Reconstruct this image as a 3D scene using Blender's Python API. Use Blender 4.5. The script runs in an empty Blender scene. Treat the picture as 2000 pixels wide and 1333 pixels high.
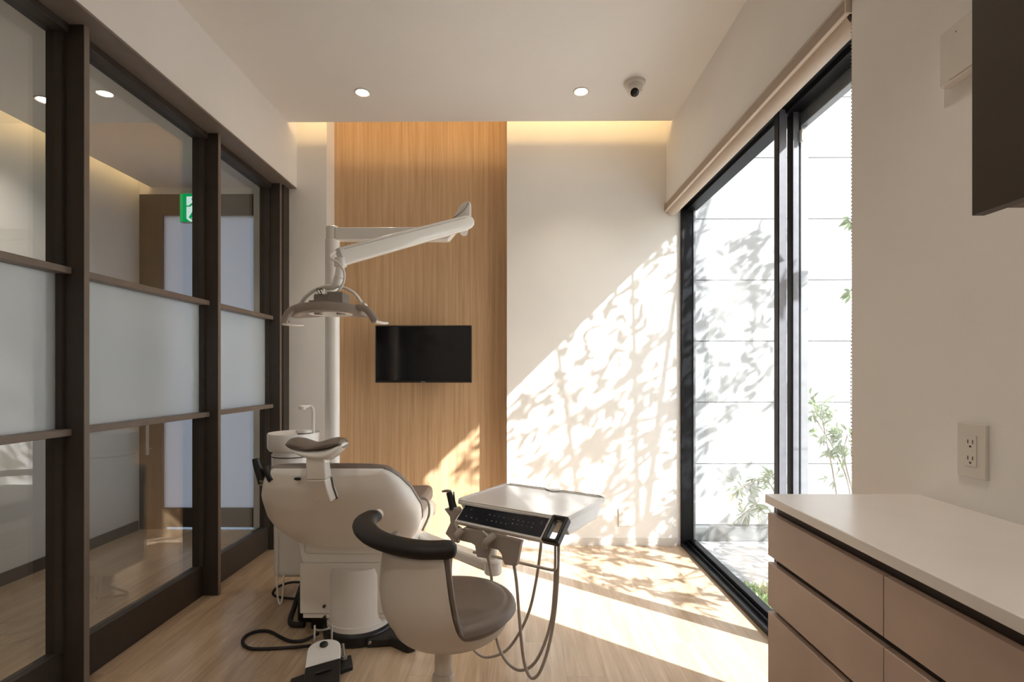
import bpy, bmesh, math, random
from mathutils import Vector, Matrix
R = math.radians
PI = math.pi
scene = bpy.context.scene
COL = scene.collection

# ------------------------------------------------------------------ camera
F = 1000.0                      # focal length in pixels of a 2000 px wide frame
HORIZ = 732.0                   # picture row of the horizon
YAW = math.atan(0.008)
CAMZ = 1.15
cam = bpy.data.cameras.new('camera')
cam.sensor_width = 36.0
cam.lens = 36.0 * F / 2000.0
cam.shift_y = (HORIZ - 666.5) / 2000.0
cam.clip_start = 0.02
camo = bpy.data.objects.new('camera', cam)
camo.location = (0, 0, CAMZ)
camo.rotation_euler = (R(90), 0, YAW)
COL.objects.link(camo)
scene.camera = camo

# ------------------------------------------------------------------ light and exposure
vs = scene.view_settings
vs.view_transform = 'Standard'
vs.look = 'None'
vs.exposure = 1.02
vs.gamma = 1.0
vs.use_curve_mapping = False
scene.cycles.max_bounces = 16
scene.cycles.diffuse_bounces = 8
scene.cycles.transparent_max_bounces = 24

SUNDIR = Vector((-1.33, 1.0, -1.31)).normalized()
SUN_STRENGTH = 9.3
SKY_STRENGTH = 0.24
LED_W = 6.0
DOWN_W = 8.0
world = bpy.data.worlds.new('world')
scene.world = world
world.use_nodes = True
wn = world.node_tree.nodes
wl = world.node_tree.links
wn.clear()
sky = wn.new('ShaderNodeTexSky')
sky.sky_type = 'NISHITA'
sky.sun_disc = False
sky.sun_elevation = math.asin(-SUNDIR.z)
sky.sun_rotation = math.atan2(-SUNDIR.x, -SUNDIR.y)
sky.air_density = 1.0
sky.dust_density = 2.0
bg = wn.new('ShaderNodeBackground')
bg.inputs['Strength'].default_value = SKY_STRENGTH
wo = wn.new('ShaderNodeOutputWorld')
wl.new(sky.outputs[0], bg.inputs['Color'])
wl.new(bg.outputs[0], wo.inputs['Surface'])

sun = bpy.data.lights.new('sun', 'SUN')
sun.energy = SUN_STRENGTH
sun.angle = R(0.55)
sun.color = (0.97, 0.985, 1.0)
suno = bpy.data.objects.new('sun', sun)
suno.rotation_euler = SUNDIR.to_track_quat('-Z', 'Y').to_euler()
suno.location = (8, -6, 8)
COL.objects.link(suno)

# ------------------------------------------------------------------ helpers
def at(px, py, Y):
    """point in the room at depth Y seen in the photograph at px, py"""
    u = (px - 1000.0) / F
    v = (HORIZ - py) / F
    c, s = math.cos(YAW), math.sin(YAW)
    dx, dy = u * c - s, u * s + c
    k = Y / dy
    return Vector((dx * k, Y, CAMZ + v * k))

def atz(px, py, Z):
    u = (px - 1000.0) / F
    v = (HORIZ - py) / F
    c, s = math.cos(YAW), math.sin(YAW)
    k = (Z - CAMZ) / v
    return Vector(((u * c - s) * k, (u * s + c) * k, Z))

def atplane(px, py, p, n):
    u = (px - 1000.0) / F
    v = (HORIZ - py) / F
    c, s = math.cos(YAW), math.sin(YAW)
    d = Vector((u * c - s, u * s + c, v))
    o = Vector((0, 0, CAMZ))
    k = (Vector(p) - o).dot(n) / d.dot(n)
    return o + d * k

WLOC = {}

class MB:
    def __init__(self):
        self.bm = bmesh.new()
    def v(self, p):
        return self.bm.verts.new(p)
    def face(self, vs_):
        try:
            return self.bm.faces.new(vs_)
        except ValueError:
            return None
    def box(self, x0, x1, y0, y1, z0, z1):
        V = [self.v((x, y, z)) for z in (z0, z1) for y in (y0, y1) for x in (x0, x1)]
        for q in ((0, 2, 3, 1), (4, 5, 7, 6), (0, 1, 5, 4), (2, 6, 7, 3), (0, 4, 6, 2), (1, 3, 7, 5)):
            self.face([V[i] for i in q])
        return self
    def obox(self, c, ax, ay, az):
        """box with centre c and half axes"""
        c, ax, ay, az = map(Vector, (c, ax, ay, az))
        V = [self.v(c + ax * i + ay * j + az * k) for k in (-1, 1) for j in (-1, 1) for i in (-1, 1)]
        for q in ((0, 2, 3, 1), (4, 5, 7, 6), (0, 1, 5, 4), (2, 6, 7, 3), (0, 4, 6, 2), (1, 3, 7, 5)):
            self.face([V[i] for i in q])
        return self
    def prism(self, pts, off):
        off = Vector(off)
        a = [self.v(Vector(p)) for p in pts]
        b = [self.v(Vector(p) + off) for p in pts]
        n = len(a)
        self.face(a[::-1]); self.face(b)
        for i in range(n):
            self.face([a[i], a[(i + 1) % n], b[(i + 1) % n], b[i]])
        return self
    def grid(self, rows, close_u=False, cap0=False, cap1=False):
        """rows: list of lists of points; close_u joins the ends of each row"""
        vv = [[self.v(p) for p in r] for r in rows]
        n = len(vv[0])
        for i in range(len(vv) - 1):
            for j in range(n if close_u else n - 1):
                self.face([vv[i][j], vv[i][(j + 1) % n], vv[i + 1][(j + 1) % n], vv[i + 1][j]])
        if cap0: self.face(vv[0][::-1])
        if cap1: self.face(vv[-1])
        return self
    def cyl(self, p0, p1, r0, r1=None, n=24, caps=True):
        p0, p1 = Vector(p0), Vector(p1)
        r1 = r0 if r1 is None else r1
        d = (p1 - p0).normalized()
        a = d.orthogonal().normalized(); b = d.cross(a)
        rows = []
        for p, r in ((p0, r0), (p1, r1)):
            rows.append([p + (a * math.cos(t) + b * math.sin(t)) * r for t in [2 * PI * k / n for k in range(n)]])
        return self.grid(rows, True, caps, caps)
    def lathe(self, prof, c, n=40, axis=None, caps=True):
        """prof: list of (radius, height) round the vertical (or axis) through c"""
        c = Vector(c)
        d = Vector(axis).normalized() if axis is not None else Vector((0, 0, 1))
        a = d.orthogonal().normalized() if axis is not None else Vector((1, 0, 0))
        b = d.cross(a)
        rows = []
        for r, h in prof:
            r = max(r, 1e-4)
            rows.append([c + d * h + (a * math.cos(t) + b * math.sin(t)) * r for t in [2 * PI * k / n for k in range(n)]])
        return self.grid(rows, True, caps, caps)
    def tube(self, pts, r, n=10, smooth=6, closed=False, up=None, rz=None, taper=None):
        pts = [Vector(p) for p in pts]
        if smooth:
            pts = catmull(pts, smooth)
        rows = []
        m = len(pts)
        prev = None
        for i, p in enumerate(pts):
            t = (pts[min(i + 1, m - 1)] - pts[max(i - 1, 0)])
            t = t.normalized() if t.length > 1e-9 else Vector((0, 0, 1))
            if up is not None:
                a = t.cross(Vector(up)).normalized(); b = a.cross(t).normalized()
            elif prev is None:
                a = t.orthogonal().normalized(); b = t.cross(a)
            else:
                a = (prev - t * prev.dot(t)).normalized(); b = t.cross(a)
            prev = a
            k = 1.0 if taper is None else taper(i / (m - 1))
            rr, rb = r * k, (r if rz is None else rz) * k
            rows.append([p + a * math.cos(q) * rr + b * math.sin(q) * rb for q in [2 * PI * j / n for j in range(n)]])
        return self.grid(rows, True, True, True)
    def ball(self, c, r, n=16, m=10, sx=1, sy=1, sz=1):
        c = Vector(c)
        rows = []
        for i in range(m + 1):
            t = PI * (i + 0.02) / (m + 0.04)
            rows.append([c + Vector((math.sin(t) * math.cos(q) * r * sx, math.sin(t) * math.sin(q) * r * sy, -math.cos(t) * r * sz)) for q in [2 * PI * j / n for j in range(n)]])
        return self.grid(rows, True, True, True)

def catmull(pts, k):
    out = []
    n = len(pts)
    for i in range(n - 1):
        p0 = pts[max(i - 1, 0)]; p1 = pts[i]; p2 = pts[i + 1]; p3 = pts[min(i + 2, n - 1)]
        for j in range(k):
            t = j / k
            out.append(0.5 * ((2 * p1) + (p2 - p0) * t + (2 * p0 - 5 * p1 + 4 * p2 - p3) * t * t + (3 * p1 - p0 - 3 * p2 + p3) * t ** 3))
    out.append(pts[-1])
    return out

def obj(name, mb, m, parent=None, bevel=0.0, seg=2, smooth=35, sub=0, solid=0.0):
    bm = mb.bm
    bmesh.ops.recalc_face_normals(bm, faces=bm.faces[:])
    if parent is not None:
        org = WLOC[parent.name]
    else:
        xs = [v.co for v in bm.verts]
        lo = Vector((min(p.x for p in xs), min(p.y for p in xs), min(p.z for p in xs)))
        hi = Vector((max(p.x for p in xs), max(p.y for p in xs), max(p.z for p in xs)))
        org = Vector(((lo.x + hi.x) / 2, (lo.y + hi.y) / 2, lo.z))
    for v in bm.verts:
        v.co -= org
    me = bpy.data.meshes.new(name)
    bm.to_mesh(me)
    bm.free()
    if smooth:
        for p in me.polygons:
            p.use_smooth = True
        me.set_sharp_from_angle(angle=R(smooth))
    me.materials.append(m)
    o = bpy.data.objects.new(name, me)
    COL.objects.link(o)
    if parent is not None:
        o.parent = parent
    else:
        o.location = org
    WLOC[o.name] = org
    if solid:
        md = o.modifiers.new('solid', 'SOLIDIFY'); md.thickness = solid; md.offset = 0
    if bevel:
        md = o.modifiers.new('bevel', 'BEVEL'); md.width = bevel; md.segments = seg; md.limit_method = 'ANGLE'; md.angle_limit = R(40)
        md.harden_normals = False
    if sub:
        md = o.modifiers.new('sub', 'SUBSURF'); md.levels = sub; md.render_levels = sub
    return o

def empty(name, loc, label=None, cat=None, group=None, kind=None):
    o = bpy.data.objects.new(name, None)
    o.location = loc
    o.empty_display_size = 0.05
    COL.objects.link(o)
    WLOC[o.name] = Vector(loc)
    return tag(o, label, cat, group, kind)

def tag(o, label=None, cat=None, group=None, kind=None):
    if label: o['label'] = label
    if cat: o['category'] = cat
    if group: o['group'] = group
    if kind: o['kind'] = kind
    return o

def struct(o, label=None):
    o['kind'] = 'structure'
    if label: o['label'] = label
    return o

# ------------------------------------------------------------------ materials
def mat(name, col, rough=0.5, metal=0.0, spec=0.5, coat=0.0, vary=0.04, vscale=6.0, bump=0.0, bscale=120.0, sss=0.0):
    m = bpy.data.materials.new(name)
    m.use_nodes = True
    nt = m.node_tree
    b = nt.nodes['Principled BSDF']
    b.inputs['Roughness'].default_value = rough
    b.inputs['Metallic'].default_value = metal
    b.inputs['Specular IOR Level'].default_value = spec
    b.inputs['Coat Weight'].default_value = coat
    tc = nt.nodes.new('ShaderNodeTexCoord')
    nz = nt.nodes.new('ShaderNodeTexNoise')
    nz.inputs['Scale'].default_value = vscale
    nz.inputs['Detail'].default_value = 4
    nt.links.new(tc.outputs['Object'], nz.inputs['Vector'])
    cr = nt.nodes.new('ShaderNodeValToRGB')
    c0 = [max(0, c * (1 - vary)) for c in col]; c1 = [min(1, c * (1 + vary)) for c in col]
    cr.color_ramp.elements[0].position = 0.3; cr.color_ramp.elements[1].position = 0.7
    cr.color_ramp.elements[0].color = (*c0, 1); cr.color_ramp.elements[1].color = (*c1, 1)
    nt.links.new(nz.outputs['Fac'], cr.inputs['Fac'])
    nt.links.new(cr.outputs['Color'], b.inputs['Base Color'])
    if bump:
        n2 = nt.nodes.new('ShaderNodeTexNoise'); n2.inputs['Scale'].default_value = bscale; n2.inputs['Detail'].default_value = 3
        nt.links.new(tc.outputs['Object'], n2.inputs['Vector'])
        bp = nt.nodes.new('ShaderNodeBump'); bp.inputs['Strength'].default_value = bump; bp.inputs['Distance'].default_value = 0.002
        nt.links.new(n2.outputs['Fac'], bp.inputs['Height'])
        nt.links.new(bp.outputs['Normal'], b.inputs['Normal'])
    return m

def wood(name, ca, cb, stretch, rough=0.45, bump=0.05, tone=0.0, fine=1.0):
    """stretch: mapping scale for x, y, z of the grain noise"""
    m = bpy.data.materials.new(name)
    m.use_nodes = True
    nt = m.node_tree; N = nt.nodes.new; L = nt.links.new
    b = nt.nodes['Principled BSDF']
    b.inputs['Roughness'].default_value = rough
    tc = N('ShaderNodeTexCoord')
    oi = N('ShaderNodeObjectInfo')
    ad = N('ShaderNodeVectorMath'); ad.operation = 'ADD'
    sc = N('ShaderNodeVectorMath'); sc.operation = 'SCALE'; sc.inputs['Scale'].default_value = 13.0
    cx = N('ShaderNodeCombineXYZ')
    for i in range(3): L(oi.outputs['Random'], cx.inputs[i])
    L(cx.outputs[0], sc.inputs[0])
    L(tc.outputs['Object'], ad.inputs[0]); L(sc.outputs[0], ad.inputs[1])
    mp = N('ShaderNodeMapping'); mp.inputs['Scale'].default_value = stretch
    L(ad.outputs[0], mp.inputs['Vector'])
    n1 = N('ShaderNodeTexNoise'); n1.inputs['Scale'].default_value = 1.0; n1.inputs['Detail'].default_value = 6; n1.inputs['Roughness'].default_value = 0.65; n1.inputs['Distortion'].default_value = 0.6
    L(mp.outputs[0], n1.inputs['Vector'])
    mp2 = N('ShaderNodeMapping'); mp2.inputs['Scale'].default_value = [s * 4 for s in stretch]
    L(ad.outputs[0], mp2.inputs['Vector'])
    n2 = N('ShaderNodeTexNoise'); n2.inputs['Scale'].default_value = 1.0; n2.inputs['Detail'].default_value = 3
    L(mp2.outputs[0], n2.inputs['Vector'])
    mx = N('ShaderNodeMath'); mx.operation = 'MULTIPLY_ADD'
    L(n2.outputs['Fac'], mx.inputs[0]); mx.inputs[1].default_value = 0.45 * fine; L(n1.outputs['Fac'], mx.inputs[2])
    if tone:
        t1 = N('ShaderNodeMath'); t1.operation = 'MULTIPLY_ADD'; t1.inputs[1].default_value = tone; 
        L(oi.outputs['Random'], t1.inputs[0]); L(mx.outputs[0], t1.inputs[2]); src = t1
    else:
        src = mx
    cr = N('ShaderNodeValToRGB')
    cr.color_ramp.elements[0].position = 0.45; cr.color_ramp.elements[0].color = (*cb, 1)
    cr.color_ramp.elements[1].position = 0.95 + tone * 0.6; cr.color_ramp.elements[1].color = (*ca, 1)
    L(src.outputs[0], cr.inputs['Fac']); L(cr.outputs['Color'], b.inputs['Base Color'])
    bp = N('ShaderNodeBump'); bp.inputs['Strength'].default_value = bump; bp.inputs['Distance'].default_value = 0.001
    L(mx.outputs[0], bp.inputs['Height']); L(bp.outputs['Normal'], b.inputs['Normal'])
    return m

def glass(name, tint=(1, 1, 1), ior=1.5):
    """clear pane: the light goes straight through, the surface mirrors by Fresnel"""
    m = bpy.data.materials.new(name)
    m.use_nodes = True
    nt = m.node_tree; N = nt.nodes.new; L = nt.links.new
    nt.nodes.clear()
    out = N('ShaderNodeOutputMaterial'); mix = N('ShaderNodeMixShader')
    tr = N('ShaderNodeBsdfTransparent'); tr.inputs['Color'].default_value = (*tint, 1)
    gl = N('ShaderNodeBsdfGlossy'); gl.inputs['Roughness'].default_value = 0.0
    fr = N('ShaderNodeFresnel'); geo = N('ShaderNodeNewGeometry')
    mm = N('ShaderNodeMapRange'); mm.inputs['To Min'].default_value = ior; mm.inputs['To Max'].default_value = 1 / ior
    L(geo.outputs['Backfacing'], mm.inputs['Value']); L(mm.outputs[0], fr.inputs['IOR'])
    L(fr.outputs[0], mix.inputs['Fac']); L(tr.outputs[0], mix.inputs[1]); L(gl.outputs[0], mix.inputs[2])
    L(mix.outputs[0], out.inputs['Surface'])
    return m

def frosted(name, col, diff=0.4, rough=0.35, thru=0.5):
    m = bpy.data.materials.new(name)
    m.use_nodes = True
    nt = m.node_tree; N = nt.nodes.new; L = nt.links.new
    nt.nodes.clear()
    out = N('ShaderNodeOutputMaterial')
    rf = N('ShaderNodeBsdfRefraction'); rf.inputs['Roughness'].default_value = rough; rf.inputs['IOR'].default_value = 1.08; rf.inputs['Color'].default_value = (*col, 1)
    nz = N('ShaderNodeTexNoise'); nz.inputs['Scale'].default_value = 300
    cr = N('ShaderNodeValToRGB'); cr.color_ramp.elements[0].color = (*[c * 0.96 for c in col], 1); cr.color_ramp.elements[1].color = (*col, 1)
    L(nz.outputs['Fac'], cr.inputs['Fac'])
    df = N('ShaderNodeBsdfDiffuse'); tl = N('ShaderNodeBsdfTranslucent')
    L(cr.outputs[0], df.inputs['Color']); L(cr.outputs[0], tl.inputs['Color'])
    m1 = N('ShaderNodeMixShader'); m1.inputs['Fac'].default_value = thru
    L(df.outputs[0], m1.inputs[1]); L(tl.outputs[0], m1.inputs[2])
    m2 = N('ShaderNodeMixShader'); m2.inputs['Fac'].default_value = diff
    L(rf.outputs[0], m2.inputs[1]); L(m1.outputs[0], m2.inputs[2])
    gl = N('ShaderNodeBsdfGlossy'); gl.inputs['Roughness'].default_value = 0.12
    m3 = N('ShaderNodeMixShader'); m3.inputs['Fac'].default_value = 0.05
    L(m2.outputs[0], m3.inputs[1]); L(gl.outputs[0], m3.inputs[2])
    L(m3.outputs[0], out.inputs['Surface'])
    return m

def emit(name, col, strength):
    m = bpy.data.materials.new(name)
    m.use_nodes = True
    nt = m.node_tree; N = nt.nodes.new; L = nt.links.new
    nt.nodes.clear()
    out = N('ShaderNodeOutputMaterial'); e = N('ShaderNodeEmission')
    e.inputs['Color'].default_value = (*col, 1); e.inputs['Strength'].default_value = strength
    L(e.outputs[0], out.inputs['Surface'])
    return m

def leafmat(name, col, trans=0.35):
    m = bpy.data.materials.new(name)
    m.use_nodes = True
    nt = m.node_tree; N = nt.nodes.new; L = nt.links.new
    nt.nodes.clear()
    out = N('ShaderNodeOutputMaterial')
    nz = N('ShaderNodeTexNoise'); nz.inputs['Scale'].default_value = 5
    tc = N('ShaderNodeTexCoord'); L(tc.outputs['Object'], nz.inputs['Vector'])
    cr = N('ShaderNodeValToRGB')
    cr.color_ramp.elements[0].position = 0.35; cr.color_ramp.elements[1].position = 0.65
    cr.color_ramp.elements[0].color = (*[c * 0.7 for c in col], 1); cr.color_ramp.elements[1].color = (*[min(1, c * 1.3) for c in col], 1)
    L(nz.outputs['Fac'], cr.inputs['Fac'])
    b = N('ShaderNodeBsdfPrincipled'); b.inputs['Roughness'].default_value = 0.5
    L(cr.outputs[0], b.inputs['Base Color'])
    tl = N('ShaderNodeBsdfTranslucent'); L(cr.outputs[0], tl.inputs['Color'])
    mx = N('ShaderNodeMixShader'); mx.inputs['Fac'].default_value = trans
    L(b.outputs[0], mx.inputs[1]); L(tl.outputs[0], mx.inputs[2]); L(mx.outputs[0], out.inputs['Surface'])
    return m

M = {}
M['wall'] = mat('plaster_wall', (0.83, 0.81, 0.785), 0.85, vary=0.02, vscale=3, bump=0.12, bscale=260)
M['ceil'] = mat('plaster_ceiling', (0.83, 0.80, 0.765), 0.9, vary=0.015, vscale=2, bump=0.08, bscale=220)
M['panel_wood'] = wood('oak_veneer', (0.66, 0.45, 0.27), (0.43, 0.27, 0.145), (42, 42, 0.9), rough=0.5, bump=0.04)
M['floor_wood'] = wood('oak_floor', (0.56, 0.42, 0.29), (0.355, 0.243, 0.15), (26, 1.6, 26), rough=0.21, bump=0.03, tone=0.10)
M['brown'] = mat('brown_frame', (0.042, 0.032, 0.026), 0.55, vary=0.08, vscale=20)
M['brown_lit'] = mat('brown_lit', (0.20, 0.16, 0.135), 0.5, vary=0.05, vscale=20)  # lighter copy of the frame brown, light on room-side faces put into colour
M['black_alu'] = mat('black_aluminium', (0.007, 0.007, 0.009), 0.40, spec=0.18, vary=0.1, vscale=30)
M['grey_alu'] = mat('grey_aluminium', (0.22, 0.225, 0.235), 0.4, metal=0.5, vary=0.08, vscale=30)
M['sunlit_alu'] = mat('sunlit_black_aluminium', (0.13, 0.13, 0.145), 0.4, vary=0.08, vscale=30)  # paler copy of the black aluminium, with the sun on it painted in
M['glass'] = glass('clear_glass', (0.985, 0.995, 0.99))
M['glass_part'] = glass('partition_glass', (0.86, 0.875, 0.87), 1.9)
M['frost'] = frosted('frosted_glass', (0.87, 0.93, 0.98), 0.55, 0.4)
M['frost_door'] = frosted('frosted_door_glass', (0.97, 0.90, 0.87), 1.0, 0.5, 0.85)
M['white'] = mat('white_plastic', (0.86, 0.84, 0.81), 0.22, coat=0.3, vary=0.015, vscale=4)
M['cream'] = mat('cream_plastic', (0.88, 0.85, 0.81), 0.35, coat=0.15, vary=0.02, vscale=4)
M['stool_shell'] = mat('stool_cream_plastic', (0.68, 0.62, 0.56), 0.35, coat=0.15, vary=0.02, vscale=4)
M['grey_plastic'] = mat('grey_plastic', (0.30, 0.27, 0.24), 0.45, vary=0.03, vscale=10)
M['taupe_plastic'] = mat('taupe_plastic', (0.40, 0.35, 0.31), 0.45, vary=0.03, vscale=10)
M['leather'] = mat('taupe_leather', (0.19, 0.152, 0.130), 0.42, vary=0.06, vscale=20, bump=0.1, bscale=500)
M['dark_leather'] = mat('dark_leather', (0.014, 0.011, 0.010), 0.5, spec=0.3, vary=0.1, vscale=30, bump=0.1, bscale=500)
M['black'] = mat('black_plastic', (0.012, 0.011, 0.011), 0.4, vary=0.1, vscale=20)
M['rubber'] = mat('black_rubber', (0.012, 0.009, 0.008), 0.6, vary=0.1, vscale=40)
M['chrome'] = mat('brushed_steel', (0.62, 0.60, 0.57), 0.28, metal=1.0, vary=0.04, vscale=60)
M['screen'] = mat('black_screen', (0.006, 0.006, 0.007), 0.10, vary=0.05)
M['panel_dark'] = mat('navy_touch_panel', (0.012, 0.014, 0.022), 0.16, vary=0.05)
M['icon'] = mat('icon_print', (0.30, 0.31, 0.33), 0.5)
M['worktop'] = mat('pale_worktop', (0.86, 0.82, 0.79), 0.26, vary=0.015, vscale=10)
M['drawer'] = mat('taupe_laminate', (0.52, 0.395, 0.325), 0.5, vary=0.10, vscale=5, bump=0.05, bscale=60)
M['carcass'] = mat('taupe_carcass', (0.47, 0.355, 0.29), 0.6, vary=0.05, vscale=8)
M['shadowgap'] = mat('dark_finger_pull', (0.035, 0.024, 0.018), 0.6, vary=0.05)
M['upper'] = mat('dark_brown_laminate', (0.045, 0.031, 0.023), 0.5, vary=0.08, vscale=6)
M['upper_in'] = mat('brown_laminate_underside', (0.16, 0.115, 0.085), 0.55, vary=0.05)
M['plate'] = mat('white_wall_plate', (0.66, 0.62, 0.57), 0.4, vary=0.01)
M['slot'] = mat('dark_slot', (0.05, 0.045, 0.04), 0.6)
M['blind'] = mat('beige_blind_fabric', (0.56, 0.46, 0.37), 0.8, vary=0.03, vscale=80)
M['fascia'] = mat('beige_blind_fascia', (0.38, 0.30, 0.24), 0.5, vary=0.03)
M['fascia_edge'] = mat('pale_fascia_edge', (0.68, 0.58, 0.49), 0.45, vary=0.02)
M['siding'] = mat('white_siding', (0.31, 0.315, 0.32), 0.8, vary=0.02, vscale=5, bump=0.06, bscale=90)
M['kerb'] = mat('grey_kerb', (0.15, 0.155, 0.155), 0.85, vary=0.08, vscale=20)
M['paving'] = mat('pale_paving', (0.42, 0.42, 0.415), 0.9, vary=0.06, vscale=30, bump=0.3, bscale=200)
M['bark'] = mat('grey_bark', (0.20, 0.16, 0.12), 0.85, vary=0.2, vscale=30, bump=0.4, bscale=60)
M['stem'] = mat('pale_stem', (0.32, 0.26, 0.20), 0.8, vary=0.15, vscale=30)
M['leaf'] = leafmat('green_leaf', (0.10, 0.17, 0.06))
M['leaf_pale'] = leafmat('pale_leaf', (0.33, 0.40, 0.25), 0.5)
M['leaf_yellow'] = leafmat('yellow_leaf', (0.50, 0.42, 0.06), 0.45)
M['grass'] = leafmat('ground_cover_leaf', (0.38, 0.46, 0.22), 0.4)
M['led'] = emit('warm_led', (1.0, 0.70, 0.34), LED_W)
M['lamp'] = emit('downlight_lens', (1.0, 0.88, 0.70), 25)
M['exit_green'] = emit('exit_green', (0.0, 0.30, 0.075), 0.75)
M['exit_white'] = emit('exit_white', (0.62, 0.80, 0.74), 0.75)
M['base_dark'] = mat('dark_baseboard', (0.13, 0.10, 0.085), 0.6, vary=0.05)

# ------------------------------------------------------------------ room numbers
YB = 3.453          # back wall
YW = 3.60           # wood panel inside its niche
YC = 3.315          # where the ceiling stops in front of the cove
ZC = 2.79           # ceiling
XR = 1.011          # right wall
XL = -1.485         # face of the bulkhead over the partition
XP = -1.55          # room face of the posts
XG = -1.645         # partition glass
YF = -2.3           # wall behind the camera
YN = 1.55           # near end of the window
XWF = 1.105         # room face of the window frame
XO = 1.25           # outside face of the right wall
ZH = 2.295          # window header
XLL = -2.80         # far wall of the room behind the glass
ZL = 2.54           # its ceiling
YD = 3.78           # its door

# ------------------------------------------------------------------ floor of planks
fl = struct(obj('floor', MB().box(-2.95, XWF, YF, YW, -0.06, -0.012).box(-2.95, -1.60, YW, 3.92, -0.06, -0.012), M['floor_wood'], smooth=0), 'light oak plank floor')
PW, GAP = 0.152, 0.0005
rng = random.Random(3)
lens = {}
def plank_mesh(w, l):
    key = (round(w, 4), round(l, 4))
    if key not in lens:
        b = MB().box(-w / 2, w / 2, -l / 2, l / 2, -0.012, 0.0)
        bmesh.ops.recalc_face_normals(b.bm, faces=b.bm.faces[:])
        me = bpy.data.meshes.new('plank'); b.bm.to_mesh(me); b.bm.free()
        me.materials.append(M['floor_wood']); lens[key] = me
    return lens[key]
x = XWF
k = 0
while x > -2.94:
    w = min(PW, x + 2.95)
    y = YF - [0.0, 0.5, 0.25, 0.75][k % 4]
    ymax = 3.92 if x < -1.55 else YW
    while y < ymax:
        y0, y1 = max(y, YF), min(y + 0.95, ymax)
        if y1 - y0 > 0.02:
            o = bpy.data.objects.new('plank', plank_mesh(w - GAP, y1 - y0 - GAP))
            COL.objects.link(o); o.parent = fl
            o.location = Vector((x - w / 2, (y0 + y1) / 2, 0.0)) - WLOC['floor']
        y += 0.95
    x -= PW; k += 1

# ------------------------------------------------------------------ ceiling, cove, walls
cl = struct(obj('ceiling', MB().box(XL - 0.03, XO, YF, YC, ZC, ZC + 0.012), M['ceil'], smooth=0), 'smooth cream plaster ceiling')
cv = struct(obj('trim_1', MB().box(-1.80, XO, 3.225, 3.237, ZC + 0.012, 2.96).box(-1.80, XO, 3.225, 3.95, 2.96, 2.98), M['ceil'], smooth=0), 'cove box above the ceiling edge')
led = obj('led_strip', MB().box(XL + 0.01, XR - 0.01, 3.240, 3.252, ZC + 0.052, ZC + 0.064), M['led'], smooth=0)
tag(led, 'warm light strip hidden in the ceiling cove along the back wall', 'light strip')
wb = struct(obj('wall_back', MB().box(-0.062, 1.198, YB, 3.90, -0.06, 2.96), M['wall'], smooth=0), 'cream plaster wall beside the window with leaf shadows')
wp = struct(obj('wall_pier', MB().box(-1.778, -1.281, YB, 3.90, -0.06, 2.96), M['wall'], smooth=0), 'narrow cream pier between the glass partition and the oak panel')
pn = struct(obj('wall_niche', MB().box(-1.281, -0.062, YW, YW + 0.05, -0.06, 2.96), M['panel_wood'], smooth=0), 'oak veneer panel recessed in the back wall')
obj('baseboard_strip', MB().box(-0.062, XWF, YB - 0.006, YB, 0.0, 0.05), M['plate'], wb, smooth=0)
struct(obj('wall_left', MB().box(-1.68, XL, YF, YB, 2.415, 2.96), M['wall'], smooth=0), 'cream bulkhead above the glass partition')
struct(obj('wall_right', MB().box(XR, XO, YF, YN, -0.3, 2.96), M['wall'], smooth=0), 'cream plaster wall behind the counter')
struct(obj('wall_header', MB().box(XR, XO, YN, YB, ZH + 0.015, 2.96), M['wall'], smooth=0), 'cream wall above the tall window')
struct(obj('wall_front', MB().box(-2.95, XO, YF - 0.1, YF, -0.06, 2.96), M['wall'], smooth=0), 'cream wall closing the room')
struct(obj('ceiling_top', MB().box(-3.0, XO, YF - 0.1, 3.95, 2.98, 3.05), M['ceil'], smooth=0), 'slab above the ceiling')

# room behind the glass partition
struct(obj('wall_corridor', MB().box(XLL - 0.15, XLL, YF, YD + 0.15, -0.06, 2.98), M['wall'], smooth=0), 'cream wall of the room behind the glass')
struct(obj('ceiling_corridor', MB().box(XLL + 0.09, -1.68, YF, YD + 0.15, ZL, ZL + 0.02), M['ceil'], smooth=0), 'ceiling of the room behind the glass')
tag(obj('led_strip', MB().box(XLL + 0.10, XLL + 0.112, YF + 0.1, YD, ZL + 0.06, ZL + 0.072), M['led'], smooth=0), 'warm light strip above the wall of the room behind the glass', 'light strip')
struct(obj('baseboard_corridor', MB().box(XLL, XLL + 0.012, YF, YD - 0.02, 0.0, 0.07), M['base_dark'], smooth=0), 'dark baseboard behind the glass')
struct(obj('wall_corridor_end', MB().box(XLL, -1.75, YD + 0.002, YD + 0.12, 2.49, 2.98), M['wall'], smooth=0), 'wall above the door behind the glass')
d1 = empty('door_1', (-2.3, YD, 0), 'frosted glass door in a dark brown frame behind the partition', kind='structure')
obj('door_frame', MB().box(XLL, -2.63, YD, YD + 0.06, 0, 2.49).box(-2.63, -1.75, YD, YD + 0.06, 2.337, 2.49).box(-1.80, -1.75, YD, YD + 0.06, 0.0, 2.337), M['brown'], d1, bevel=0.003)
obj('bottom_rail', MB().box(-2.63, -1.80, YD + 0.01, YD + 0.05, 0.012, 0.156), M['brown'], d1, bevel=0.003)
obj('pane', MB().box(-2.63, -1.80, YD + 0.025, YD + 0.033, 0.156, 2.337), M['frost_door'], d1, smooth=0)
h = obj('handle', MB().cyl((-2.705, YD - 0.045, 0.56), (-2.705, YD - 0.045, 0.92), 0.011, n=12), M['chrome'], d1)
obj('handle_bracket', MB().cyl((-2.705, YD, 0.60), (-2.705, YD - 0.045, 0.60), 0.007, n=10).cyl((-2.705, YD, 0.88), (-2.705, YD - 0.045, 0.88), 0.007, n=10), M['chrome'], h)

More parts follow.
